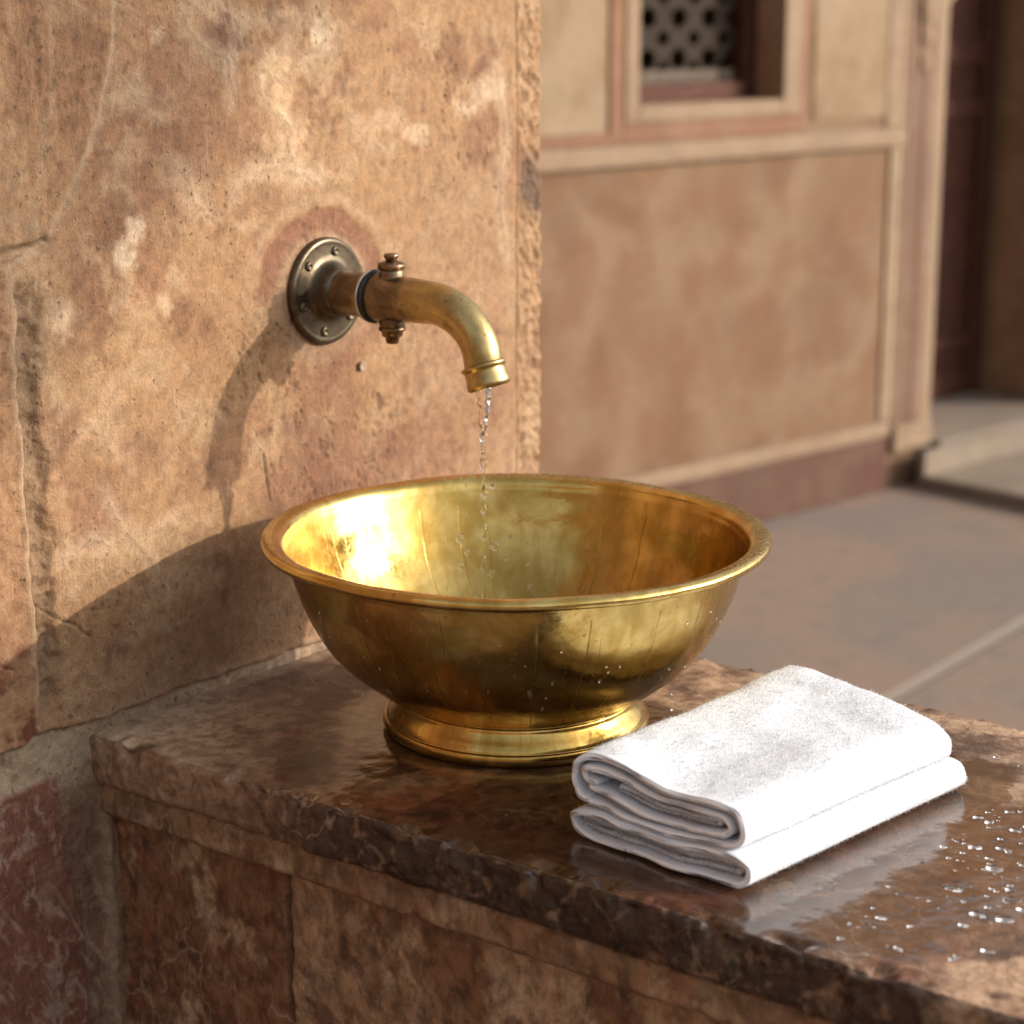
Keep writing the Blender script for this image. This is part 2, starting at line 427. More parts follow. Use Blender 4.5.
# ------------------------------------------------------------------ foreground wall
WX = .5638      # right end of the wall
SLAB_Z = .75
JZ = np.array([0., .757, .7685, .8361, .8955, 1.0102, 1.1031, 1.117, 1.133, 1.1626, 1.196, 1.2436, 1.2776, 1.5, 2.6])
JX = np.array([-.050, -.050, -.0499, -.0496, -.0516, -.0537, -.052, -.0187, -.0042, .0158, .0364, .0515, .0555, .07, .10])

def blob(x, z, cx, cz, rx, rz, seed=0., j=.35, soft=.35):
    n = fbm(x, 0, z, 1 / (max(rx, rz) * .9), 3, .55, seed) * j * 2
    d = np.sqrt(((x - cx) / rx) ** 2 + ((z - cz) / rz) ** 2) + n
    return 1 - sst(1 - soft, 1 + soft, d)

def polyline_dist(x, z, pts):
    d = np.full(x.shape, 9.)
    for (a, b), (c, e) in zip(pts[:-1], pts[1:]):
        vx, vz = c - a, e - b; L = vx * vx + vz * vz
        t = np.clip(((x - a) * vx + (z - b) * vz) / L, 0, 1)
        d = np.minimum(d, np.hypot(x - a - t * vx, z - b - t * vz))
    return d

VEINS = [
[(0.143, 1.278), (0.163, 1.269), (0.179, 1.262), (0.202, 1.264), (0.236, 1.267)] ,
[(0.179, 1.262), (0.174, 1.245), (0.165, 1.234), (0.141, 1.243), (0.127, 1.256), (0.123, 1.269)] ,
[(0.165, 1.234), (0.168, 1.216)] ,
[(0.054, 1.204), (0.068, 1.214), (0.076, 1.224)] ,
[(0.068, 1.214), (0.084, 1.202), (0.094, 1.195)] ,
[(0.244, 1.263), (0.227, 1.244), (0.208, 1.235), (0.196, 1.222), (0.2, 1.207), (0.219, 1.195), (0.232, 1.18), (0.227, 1.165), (0.236, 1.147), (0.261, 1.139)] ,
[(0.168, 1.138), (0.184, 1.15), (0.212, 1.152), (0.24, 1.144), (0.263, 1.145)] ,
[(0.262, 1.278), (0.279, 1.255), (0.264, 1.236), (0.243, 1.231)] ,
[(0.102, 1.164), (0.116, 1.153), (0.126, 1.134), (0.14, 1.121)] ,
[(0.496, 1.219), (0.506, 1.167), (0.499, 1.106), (0.51, 1.051)] ,
[(0.029, 0.923), (0.037, 0.907), (0.065, 0.87), (0.084, 0.842)] ,
[(0.3, 1.184), (0.324, 1.167), (0.352, 1.158)] ,
[(-0.021, 0.889), (0.008, 0.898), (0.026, 0.89)] ,
]

def wall():
    f = lambda a, b, s: np.arange(a, b, s)
    sx = np.concatenate([f(-3.0, -.5, .12), f(-.5, -.145, .02), f(-.145, WX - .004, .0016), np.linspace(WX - .004, WX + .012, 11), f(WX + .016, WX + .5, .01)])
    sz = np.concatenate([f(0, .48, .03), f(.48, 1.33, .0016), f(1.33, 2.6, .04), [2.6]])
    s, z = np.meshgrid(sx, sz, indexing='ij')
    # path around the corner with a small radius
    R = .006; a = np.clip((s - (WX - R)) / R, 0, math.pi / 2)
    s1 = WX - R + R * math.pi / 2
    px = np.where(s < WX - R, s, WX - R + R * np.sin(a)); py = np.where(s < WX - R, 0, R - R * np.cos(a)) + np.maximum(s - s1, 0)
    nx, ny = np.sin(a), -np.cos(a)
    x = px; zero = py * 1.0
    wob = fbm(x, 0, z, 22, 4, .6, 4.) * .006
    jx = np.interp(z, JZ, JX) + wob
    lowz = z < .757
    # --- heights
    big = fbm(x, zero, z, 7, 3, .5, 1.) * .003
    mid = fbm(x, zero, z, 34, 4, .6, 2.) * .0010
    fine = fbm(x, zero, z, 150, 3, .6, 3.)
    roughz = sst(-.05, .25, fbm(x, zero, z, 11, 3, .5, 8.))
    h = big + mid + fine * (.0002 + .0005 * roughz)
    pits = sst(.28, .5, fbm(x, zero, z, 120, 2, .5, 21.)) * roughz
    h = h - pits * .0009
    T = np.array([.52, .34, .21]); 
    c = np.broadcast_to(T, x.shape + (3,)).copy()
    n1 = fbm(x, zero, z, 9, 5, .6, 31.); n2 = fbm(x, zero, z, 16, 5, .62, 41.); n3 = fbm(x, zero, z, 30, 4, .6, 51.)
    c = mixc(c, (.42, .245, .155), sst(-.02, .28, n1) * .85)
    c = mixc(c, (.60, .43, .295), sst(.0, .26, n2) * .85)
    c = mixc(c, (.28, .155, .095), sst(.10, .38, n3 * .8 + .5 * n1) * .55)
    c = mixc(c, (.60, .45, .32), sst(.22, .45, fbm(x, zero, z, 24, 4, .6, 77.)) * .7)
    c = mixc(c, (.30, .17, .10), pits * .6)
    # thin veins
    rv = ridged(x + .02 * n2, zero, z + .02 * n1, 9, 2, 5.)
    vein = sst(.84, .93, rv) * sst(-.1, .2, n2)
    c = mixc(c, (.62, .47, .35), vein * .6); h = h + vein * .0004
    # upper left block is coarser and duller
    ul = sst(.003, -.003, x - jx) * sst(1.098, 1.108, z + wob)
    c = mixc(c, (.40, .245, .15), ul * .45 * sst(-.2, .3, n1)); h = h + ul * (fbm(x * 1.4, zero, z * .5, 60, 3, .6, 9.) * .0022 + .0012)
    vl = polyline_dist(x + wob, z + wob * .5, list(zip(JX[6:], JZ[6:])))
    c = mixc(c, (.58, .44, .33), sst(.006, .001, vl) * .75 * (z > 1.09)); h = h - sst(.005, .0, vl) * .0012 * (z > 1.09)
    vl2 = polyline_dist(x + wob, z, [(.0, 1.30), (-.005, 1.22), (-.02, 1.16), (-.03, 1.12)])
    c = mixc(c, (.56, .43, .32), sst(.005, .001, vl2) * .4)
    hz = polyline_dist(x, z + wob, [(-.2, 1.098), (-.0582, 1.1105), (-.0187, 1.117)])
    h = h - sst(.004, 0, hz) * .004; c = mixc(c, (.22, .14, .09), sst(.0022, .0006, hz) * .7)
    # known stains and salts
    for (cx, cz, r1, r2, col, w, sd) in [
        (.095, 1.253, .006, .006, (.72, .60, .48), .7, 1), (.0637, 1.117, .008, .009, (.74, .63, .52), .85, 2), (.054, 1.098, .009, .010, (.74, .63, .52), .85, 3),
        (.090, 1.059, .007, .009, (.70, .56, .43), .7, 4), (-.009, 1.060, .011, .010, (.72, .58, .45), .7, 5), (.165, 1.203, .006, .010, (.68, .54, .42), .7, 6),
        (.267, 1.2534, .009, .012, (.74, .63, .52), .85, 7), (.266, .9445, .008, .010, (.64, .48, .34), .7, 8),
        (.487, 1.202, .020, .012, (.70, .57, .46), .8, 9), (.455, 1.188, .016, .009, (.70, .57, .46), .75, 10), (.386, 1.169, .018, .008, (.68, .55, .43), .75, 11), (.345, 1.182, .022, .009, (.64, .50, .38), .6, 12),
        (.221, 1.208, .012, .034, (.66, .50, .36), .7, 13), (.235, 1.15, .014, .03, (.62, .46, .33), .6, 14),
        (.267, .965, .055, .040, (.35, .195, .12), .6, 15), (.24, .905, .05, .035, (.31, .165, .105), .75, 16), (.33, .90, .05, .03, (.33, .18, .115), .65, 17),
        (.012, .92, .030, .030, (.36, .20, .13), .6, 18), (.062, .952, .022, .016, (.37, .21, .14), .6, 19),
        (.165, 1.246, .020, .022, (.24, .13, .085), .85, 20), (.12, 1.20, .05, .06, (.38, .22, .145), .5, 24), (.45, .93, .07, .10, (.40, .24, .165), .45, 25),
        (.43, 1.05, .07, .09, (.50, .335, .23), .5, 26), (.05, .875, .05, .012, (.60, .43, .29), .6, 27), (.2, 1.13, .05, .012, (.40, .25, .16), .5, 28)]:
        col = tuple(np.array(col) * (1.25 if col[0] > .6 else 1)); w = w * (.9 if col[0] > .75 else 1); m_ = blob(x, z, cx, cz, r1, r2, sd * 3.1, .5, .6) * (py < .004)
        c = mixc(c, col, m_ * w)
    for (cx, cz, r) in [(.165, 1.246, .018), (.4263, 1.2153, .022), (.26, 1.10, .03), (.20, .99, .04), (.24, .905, .05), (.33, .905, .05), (.44, 1.16, .04)]:
        mm = blob(x, z, cx, cz, r, r * 1.2, cx * 50) * sst(.05, .3, fbm(x * 1.3, 0, z + x * .7, 140, 3, .6, 15.))
        mm = mm * sst(-.1, .25, fbm(x, 0, z, 55, 3, .6, 17.)); h = h - mm * .0014; c = mixc(c, (.22, .13, .08), mm * .6)
    for pts in VEINS:
        d_ = polyline_dist(x + wob * .9, z + wob, pts) * (1 + .6 * fbm(x, 0, z, 60, 3, .6, 19.))
        c = mixc(c, (.80, .66, .54), np.maximum(sst(.0042, .0008, d_) * .35, sst(.014, .002, d_) * .3)); h = h + sst(.003, 0, d_) * .0006
    # brown arch above the plate
    rr = np.hypot((x - .262) / 1.12, z - 1.046); ang = np.arctan2(z - 1.046, x - .262)
    ring = sst(.048, .053, rr + wob) * sst(.072, .066, rr + wob * 1.6) * sst(-.1, .25, ang) * sst(3.35, 2.9, ang)
    c = mixc(c, (.36, .19, .125), ring * .9); h = h - ring * .0010
    rim2 = np.exp(-((rr + wob - .078) / .004) ** 2) * sst(.2, .6, ang) * sst(3.1, 2.6, ang)
    c = mixc(c, (.62, .47, .34), rim2 * .6)
    c = mixc(c, (.46, .34, .26), sst(.06, .045, rr) * .5)
    # streak below the spout shadow side
    # --- left joint: ragged chiselled groove
    k = x - jx
    gr = sst(.0015, .005, k) * sst(.027, .012, k + fbm(x, 0, z, 45, 4, .65, 61.) * .014) * sst(1.095, 1.075, z) * sst(.765, .80, z)
    h = h - gr * (.0055 + .0060 * fbm(x * .8, 0, z, 60, 4, .65, 62.)); c = mixc(c, (.34, .24, .165), gr * .8)
    rd = sst(.0045, .0015, np.abs(k)) * (z > .757) * (z < 1.10)
    c = mixc(c, (.58, .43, .32), rd * .8); h = h * (1 - .6 * rd) + rd * .001
    ls = sst(.0, -.004, k) * sst(.757, .762, z) * (z < 1.10)
    c = mixc(c, (.44, .25, .155), ls * .45); h = h + ls * (fbm(x, 0, z, 40, 3, .6, 71.) * .0035)
    c = mixc(c, (.27, .115, .07), ls * sst(.05, .25, fbm(x, 0, z, 38, 4, .6, 72.)) * sst(.86, .80, z))
    # cracks
    for pts, w in (([(-.0424, .8603), (-.0197, .8422), (.004, .8264)], .0007), ([(-.12, .83), (-.0799, .8247), (-.0671, .8184)], .0009), ([(.19, .93), (.192, .91), (.196, .89)], .001)):
        d = polyline_dist(x + wob * .5, z + wob * .6, pts); mm = sst(w * 1.6, w * .3, d)
        h = h - mm * .0018; c = mixc(c, (.12, .075, .05), mm * .7)
    # --- right chiselled margin
    mx = x - (.524 + wob * .3)
    line = np.exp(-(mx / .0022) ** 2)
    h = h - line * .0022 * (py < .002); c = mixc(c, (.42, .27, .175), line * .4)
    mar = sst(.002, .006, mx)
    tool = fbm(x * 1.0 + z * .55, 0, z * 1.25 - x * .5, 75, 3, .6, 81.)
    tool2 = ridged(x * .6, 0, z + x * .8, 42, 2, 83.)
    h = h + mar * (tool * .0042 + (tool2 - .6) * .0022 - .001)
    c = mixc(c, (.60, .44, .31), mar * sst(0, .3, tool) * .6); c = mixc(c, (.38, .235, .15), mar * sst(0, -.3, tool) * .6)
    c = mixc(c, (.20, .145, .105), mar * blob(x, z, .55, 1.115, .02, .03, 90.) * .8)
    # --- bottom edge of the main stone, mortar and lower stones
    zb = np.interp(x, [-.2, -.085, -.0626, -.0501, -.03, 0., .6], [.7585, .7585, .757, .7645, .7626, .760, .757]) + wob * .9
    low = sst(.0015, -.0015, z - zb)
    mort = np.array([.36, .28, .20])
    mc = mixc(np.broadcast_to(mort, c.shape).copy(), (.38, .29, .20), sst(-.1, .3, n3)); mc = mixc(mc, (.20, .145, .10), sst(.1, .35, n2))
    mh = -.0045 + fbm(x, 0, z, 80, 4, .65, 91.) * .003
    # red lower block
    rbt = .7285 + (x + .0322) * .03 + wob * .5
    rbx = np.interp(z, [.0, .60, .66, .70, .74], [-.018, -.018, -.030, -.0345, -.0335]) + wob * .8
    rb = sst(.001, -.001, z - rbt) * sst(.0015, -.0015, x - rbx)
    rc = mixc(np.broadcast_to(np.array([.19, .080, .050]), c.shape).copy(), (.15, .06, .04), sst(-.1, .3, n1))
    web = sst(.72, .86, ridged(x + .03 * n2, 0, z * .45, 45, 3, 95.))
    rc = mixc(rc, (.36, .27, .21), web * .6); rc = mixc(rc, (.34, .20, .15), sst(.1, .4, n3) * .6)
    mh = mh * (1 - rb) + rb * (.0005 + fbm(x, 0, z, 50, 3, .6, 96.) * .002)
    mc = mc * (1 - rb[..., None]) + rc * rb[..., None]
    web2 = sst(.72, .86, ridged(x * 1.2 + z * .6, 0, z * .35, 26, 3, 97.))
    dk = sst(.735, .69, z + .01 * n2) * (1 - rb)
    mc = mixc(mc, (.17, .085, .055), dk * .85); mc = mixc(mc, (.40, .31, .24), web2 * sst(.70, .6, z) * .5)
    # light mortar column at the ledge corner
    mcj = np.exp(-((x - .012 + wob) / .006) ** 2) * (z < .70)
    mc = mixc(mc, (.27, .20, .14), mcj * .7); mh = mh + mcj * .003
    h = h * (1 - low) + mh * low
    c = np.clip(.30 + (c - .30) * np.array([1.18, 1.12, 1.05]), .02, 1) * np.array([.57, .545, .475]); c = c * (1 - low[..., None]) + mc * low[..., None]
    seam = np.exp(-((z - zb) / .0016) ** 2); h = h - seam * .003; c = mixc(c, (.16, .10, .07), seam * .55 * (x < .02))
    # fillet and damp staining where slab meets the wall
    damp = sst(.85, .76, z + .04 * n2) * (x > -.05) * (1 - low)
    c = mixc(c, (.20, .12, .08), damp * .3)
    fil = sst(.768, .756, z + wob) * sst(.0, .012, x) * (x < .44)
    c = mixc(c, (.32, .22, .15), fil * .6); h = h + fil * .003
    V = np.stack([px + nx * h, py + ny * h, z], -1).reshape(-1, 3)
    nz = len(sz); ns = len(sx)
    F = [gridf(ns, nz)[:, ::-1]]
    # closing: back and top (thickness)
    o = mesh_np('stone_wall', V, F, M_wall, col=c.reshape(-1, 3))
    bm = bmesh.new(); bm.from_mesh(o.data); bm.verts.ensure_lookup_table()
    cl = bm.verts.layers.float_color.get('Col')
    topr = [bm.verts[i * nz + nz - 1] for i in range(ns)]
    b0 = bm.verts.new((-3.0, .52, 2.6)); b1 = bm.verts.new((-3.0, .52, 0))
    for q in (b0, b1): q[cl] = (.45, .28, .18, 1)
    bm.verts.ensure_lookup_table(); bm.faces.new(topr + [b0]); rev = [bm.verts[i] for i in range(nz)]
    bm.faces.new(rev + [b0, b1])
    e0 = bm.verts[(ns - 1) * nz + nz - 1]; e1 = bm.verts[(ns - 1) * nz]
    bm.faces.new([e0, e1, b1, b0])
    bm.normal_update(); bm.to_mesh(o.data); bm.free()
    tag(o, 'rough weathered sandstone wall carrying the brass tap', 'stone wall')
wall()

# ------------------------------------------------------------------ ledge: slab, course, base
LEDGE = empty('stone_ledge', (0, 0, 0))
tag(LEDGE, 'low stone ledge with wet dark brown slab holding the bowl and towel', 'stone ledge')

def slab():
    W, z0, z1, R = .432, .712, .750, .006
    pts = []
    def seg(a, b, s):
        L = math.hypot(b[0] - a[0], b[1] - a[1]); n = max(int(L / s), 1)
        for i in range(n): pts.append((a[0] + (b[0] - a[0]) * i / n, a[1] + (b[1] - a[1]) * i / n))
    def arc(cx, cz, a0, a1, n=6):
        for i in range(n):
            t = a0 + (a1 - a0) * i / n; pts.append((cx + R * math.cos(t), cz + R * math.sin(t)))
    seg((W - R, z0), (R, z0), .02); arc(R, z0 + R, -math.pi / 2, -math.pi)
    seg((0, z0 + R), (0, z1 - R), .0014); arc(R, z1 - R, math.pi, math.pi / 2, 8)
    seg((R, z1), (W - R, z1), .0015); arc(W - R, z1 - R, math.pi / 2, 0, 8)
    seg((W, z1 - R), (W, z0 + R), .004); arc(W - R, z0 + R, 0, -math.pi / 2, 5)
    P = np.array(pts); n = len(P)
    T = np.roll(P, -1, 0) - np.roll(P, 1, 0); T /= np.linalg.norm(T, axis=1)[:, None]
    N = np.stack([-T[:, 1], T[:, 0]], 1)
    ys = np.concatenate([np.arange(.012, -.86, -.0015), np.arange(-.86, -1.32, -.01)])
    ny = len(ys)
    Yg, _ = np.meshgrid(ys, np.arange(n), indexing='ij')
    X = np.broadcast_to(P[:, 0], Yg.shape); Z = np.broadcast_to(P[:, 1], Yg.shape)
    top = Z > z1 - 1e-6
    # edge wear
    ed = np.minimum(np.hypot(X, Z - z1), np.hypot(X - W, Z - z1))
    wear = sst(.022, .0, ed)
    chip = np.maximum(fbm(X, Yg, Z, 28, 3, .6, 5.), -.05)
    face = (X < .004) | (X > W - .004)
    h = fbm(X, Yg, Z, 8, 2, .5, 2.) * .0009 + fbm(X, Yg, Z, 60, 4, .6, 3.) * np.where(face, .0016, .00035)
    h = h - wear * (.0012 + .018 * chip * sst(.0, .35, chip) + .002 * np.maximum(fbm(X, Yg, Z, 90, 3, .6, 6.), 0))
    h = h + np.where(face, fbm(X, Yg, Z, 24, 4, .65, 7.) * .0055, 0)
    # notch in the front edge
    nd = np.sqrt(((Yg + .345) / .014) ** 2 + ((ed) / .012) ** 2); h = h - sst(1.2, .3, nd) * .005
    # colour
    c = np.broadcast_to(np.array([.135, .080, .054]), Yg.shape + (3,)).copy()
    a1 = fbm(X, Yg, Z, 9, 5, .6, 11.); a2 = fbm(X, Yg, Z, 20, 5, .62, 12.); a3 = fbm(X * 1.6, Yg, Z, 34, 4, .6, 13.)
    c = mixc(c, (.20, .085, .052), sst(0, .3, a1) * .75)
    c = mixc(c, (.26, .185, .13), sst(.06, .34, a2) * .7)
    c = mixc(c, (.065, .042, .032), sst(.10, .36, a3) * .7)
    dust = sst(-.20, -.02, Yg + .06 * a2 + X * .12) * sst(.20, .05, X + .05 * a1)
    c = mixc(c, (.44, .35, .27), dust * .9 * sst(-.35, .0, a2))
    c = mixc(c, (.35, .26, .19), sst(-.022, -.004, Yg + .01 * a3) * .6)
    rear = sst(.27, .36, X + .05 * a2); c = mixc(c, (.42, .30, .22), rear * sst(-.25, .15, a2) * .85)
    near = sst(-.60, -.70, Yg + .05 * a1 - (X - .05) * .25); c = mixc(c, (.50, .35, .25), near * sst(-.15, .12, a2) * .85)
    warmb = blob(X, Yg, .17, -.63, .13, .07, 3.); c = mixc(c, (.215, .115, .06), warmb * .8)
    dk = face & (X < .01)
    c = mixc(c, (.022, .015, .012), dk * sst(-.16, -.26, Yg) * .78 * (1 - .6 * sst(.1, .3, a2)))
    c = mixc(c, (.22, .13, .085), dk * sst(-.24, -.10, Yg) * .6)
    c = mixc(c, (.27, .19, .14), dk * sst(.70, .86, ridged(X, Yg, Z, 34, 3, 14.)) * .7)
    c = c * np.array([1.06, 1.0, .88])
    # wetness map
    wet = np.zeros(Yg.shape)
    def wb(cx, cy, rx, ry, w=1., sd=0.):
        return blob(X, Yg, cx, cy, rx, ry, sd, .3, .45) * w
    for a in ((.14, -.28, .17, .16, .95, 2.), (.20, -.53, .20, .09, 1.05, 6.), (.16, -.61, .14, .075, 1.0, 8.), (.03, -.40, .05, .22, .9, 10.), (.33, -.30, .05, .1, .6, 12.), (.33, -.60, .07, .12, .7, 13.), (.09, -.70, .05, .05, .62, 14.)):
        wet = np.maximum(wet, wb(*a))
    wet = np.where(top, wet, np.where(dk, np.maximum(.48 * sst(-.15, -.30, Yg), 0), .1))
    wet = np.where(near > .5, wet * .7, wet); wet = wet * (1 - .5 * rear * top)
    V = np.stack([X + N[:, 0] * h, Yg, Z + N[:, 1] * h], -1).reshape(-1, 3)
    F = [gridf(ny, n, wrapv=True), np.arange(n)[None][:, ::-1], ((ny - 1) * n + np.arange(n))[None]]
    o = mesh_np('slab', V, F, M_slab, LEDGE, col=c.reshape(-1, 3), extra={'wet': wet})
    return o
slab()

def ledge_face(name, xf, x1, z0, z1, joints, seed, step=.002, zfine=.44):
    ys = np.concatenate([np.arange(.012, -.80, -step), np.arange(-.80, -1.31, -.02)])
    zs = np.concatenate([np.arange(z0, max(zfine, z0), .03), np.arange(max(zfine, z0), z1, step), [z1]])
    Y, Z = np.meshgrid(ys, zs, indexing='ij'); X = np.full(Y.shape, xf)
    h = fbm(X, Y, Z, 12, 3, .5, seed) * .003 + fbm(X, Y, Z, 60, 4, .62, seed + 1) * .0025
    a1 = fbm(X, Y, Z * .7, 10, 6, .66, seed + 2); a2 = fbm(X, Y, Z * .7, 24, 6, .68, seed + 3); a3 = fbm(X, Y, Z, 45, 3, .6, seed + 4)
    c = np.broadcast_to(np.array([.21, .105, .055]), Y.shape + (3,)).copy()
    c = mixc(c, (.23, .07, .03), sst(-.02, .25, a1) * .8)
    c = mixc(c, (.46, .34, .22), sst(.0, .3, a2) * .8)
    c = mixc(c, (.10, .055, .035), sst(.12, .4, a3) * .7)
    if joints:
        lightb = sst(-.170, -.178, Y); c = mixc(c, (.44, .31, .19), lightb * .6 * sst(-.3, .2, a1))
        c = mixc(c, (.11, .06, .04), lightb * sst(.18, .34, fbm(X, Y * 1.2 - Z * .8, Z, 18, 4, .6, 99.)) * .8)
    else:
        c = mixc(c, (.33, .23, .14), .45 * np.ones(Y.shape))
    w = fbm(X, Y, Z, 30, 3, .6, seed + 5) * .003
    for jy in joints:
        d = np.abs(Y + w - jy); m_ = sst(.0035, .0008, d)
        h = h - m_ * .005; c = mixc(c, (.06, .04, .03), m_ * .75)
    e = sst(.004, 0, z1 - Z) + sst(.004, 0, Z - z0) * (z0 > .1); h = h - e * .003
    F = [gridf(len(ys), len(zs))]
    V = np.stack([X - h, Y, Z], -1).reshape(-1, 3)
    n0 = len(V); nz = len(zs); nyv = len(ys)
    ex = np.array([[x1, ys[0], z0], [x1, ys[0], z1], [x1, ys[-1], z0], [x1, ys[-1], z1]])
    V = np.concatenate([V, ex]); cc = np.concatenate([c.reshape(-1, 3), np.tile([[.2, .11, .07]], (4, 1))])
    o = mesh_np(name, V, F, M_base, LEDGE, col=cc)
    bm = bmesh.new(); bm.from_mesh(o.data); bm.verts.ensure_lookup_table(); v = bm.verts
    a, b, cq, d = [v[n0 + i] for i in range(4)]
    bm.faces.new([v[i * nz] for i in range(nyv)] + [cq, a])
    bm.faces.new([v[i * nz + nz - 1] for i in range(nyv)][::-1] + [b, d])
    bm.faces.new([v[i] for i in range(nz)][::-1] + [a, b])
    bm.faces.new([v[(nyv - 1) * nz + i] for i in range(nz)] + [d, cq])
    bm.faces.new([a, cq, d, b])
    bmesh.ops.recalc_face_normals(bm, faces=bm.faces); bm.to_mesh(o.data); bm.free()
    return o
ledge_face('upper_course', .008, .424, .684, .7115, [], 200., zfine=.684)
ledge_face('base', .021, .414, .0, .6835, [-.174, -.56, -.95], 220.)

# ------------------------------------------------------------------ tap
TX, TZ = .264, 1.051
def tap():
    t = empty('brass_tap', (TX, 0, TZ))
    tag(t, 'old bronze and brass wall tap with curved spout and round flange, dripping', 'tap')
    yM = Matrix.Rotation(math.radians(90), 4, 'X')  # local z -> -y
    # flange
    pr = [(.0001, -.006), (.0405, -.006), (.0425, -.004), (.0430, 0), (.0430, .0045), (.0420, .0062), (.0400, .0070), (.0382, .0066), (.0370, .0066), (.030, .0068), (.026, .0072), (.0235, .0085), (.0215, .0115), (.0200, .0160), (.0190, .022), (.0001, .022)]
    fl = lathe('flange', pr, M_plate, t, 128, yM)
    for i in range(6):
        a = math.radians(17 + 60 * i)
        M = Matrix.Translation((.0325 * math.cos(a), 0, .0325 * math.sin(a))) @ yM
        s = lathe('screw', [(.0001, .006), (.0042, .006), (.0042, .0072), (.0036, .0078), (.0030, .0088), (.0020, .0090), (.0016, .0082), (.0001, .0082)], M_plate, fl, 16, M)
    # pipe
    p1 = [(0, -.012, 0), (0, -.020, 0), (0, -.03, 0), (0, -.045, 0), (0, -.0535, 0)]
    tube('inlet_pipe', p1, [.0196, .0183, .0176, .0178, .0186], M_bronze, t, extra={'gold': np.repeat([.1, .2, .3, .45, .5], 48)})
    lathe('washer', [(.0001, .0535), (.0200, .0535), (.0212, .0545), (.0214, .0562), (.0208, .0575), (.0001, .0575)], M_rubber, t, 96, yM)
    lathe('ring', [(.0001, .0505), (.0196, .0505), (.0208, .0512), (.0209, .0526), (.0203, .0534), (.0001, .0534)], M_steel, t, 96, yM)
    # spout
    path = [(0, -.0576, 0), (0, -.062, 0), (0, -.070, 0), (0, -.080, .0), (0, -.092, .0), (0, -.104, -.0003)]
    cy, cz, Rb = -.109, -.044, .0437
    a0 = math.radians(90); 
    for k in range(1, 15):
        a = math.radians(90 + 88 * k / 14)
        path.append((0, cy + Rb * math.cos(a) * 1.22, cz + Rb * math.sin(a)))
    path.append((0, path[-1][1] - .0006, path[-1][2] - .002))
    path = catmull(path, 4)
    L = np.concatenate([[0], np.cumsum(np.linalg.norm(np.diff(path, axis=0), axis=1))])
    rad = np.interp(L, [0, .004, .012, .022, .04, .07, .10, .13], [.0188, .0196, .0192, .0182, .0172, .0160, .0150, .0146])
    gold = np.interp(L, [0, .02, .04, .07, .13], [.12, .25, .5, .85, 1.0])
    tube('spout', path, rad, M_bronze, t, extra={'gold': np.repeat(gold, 48)})
    end = Vector(path[-1]); d = Vector(path[-1] - path[-3]).normalized()
    q = d.to_track_quat('Z', 'Y').to_matrix().to_4x4()
    M = Matrix.Translation(end) @ q
    lp = lathe('spout_lip', [(.0120, .0165), (.0120, -.002), (.0150, -.002), (.0172, -.0012), (.0180, .0004), (.0172, .0018), (.0160, .0024), (.0160, .0045), (.0163, .010), (.0170, .0135), (.0168, .0160), (.0155, .0170), (.0120, .0165)], M_bronze, t, 96, M)
    at = lp.data.attributes.new('gold', 'FLOAT', 'POINT'); at.data.foreach_set('value', np.full(len(lp.data.vertices), .75, np.float32))
    # valve: boss, collar, knob on top and nut below
    V0 = Matrix.Translation((0, -.0722, 0))
    b = lathe('valve_boss', [(.0001, -.0235), (.0100, -.0235), (.0102, -.020), (.0108, -.015), (.0108, .015), (.0098, .020), (.0094, .0235), (.0001, .0235)], M_bronze, t, 48, V0)
    at = b.data.attributes.new('gold', 'FLOAT', 'POINT'); at.data.foreach_set('value', np.full(len(b.data.vertices), .2, np.float32))
    lathe('collar', [(.0001, .0225), (.0096, .0225), (.0108, .0235), (.0110, .0258), (.0102, .0275), (.0080, .0282), (.0060, .0290), (.0001, .0290)], M_nut, t, 48, V0)
    lathe('knob', [(.0001, .0285), (.0045, .0285), (.0046, .0305), (.0058, .0325), (.0060, .0342), (.0050, .0350), (.0001, .0352)], M_nut, t, 24, V0)
    lathe('nut', [(.0001, -.0360), (.0042, -.0358), (.0052, -.0345), (.0056, -.0310), (.0078, -.0300), (.0084, -.0288), (.0084, -.0265), (.0105, -.0255), (.0108, -.0235), (.0100, -.0225), (.0001, -.0225)], M_nut, t, 6 * 6, V0)
    return path[-1]
END = tap()
OUT = np.array([TX, 0, TZ]) + END + np.array([0, 0, -.017])
bolt = lathe('wall_bolt', [(.0001, .0), (.0040, 0), (.0041, .0022), (.0034, .0028), (.0024, .0020), (.0001, .0018)], M_stud, None, 24, Matrix.Rotation(math.radians(90), 4, 'X'))
bolt.location = (.3083, -.0002, .9834); tag(bolt, 'small round metal stud set in the wall below the tap flange', 'wall stud')

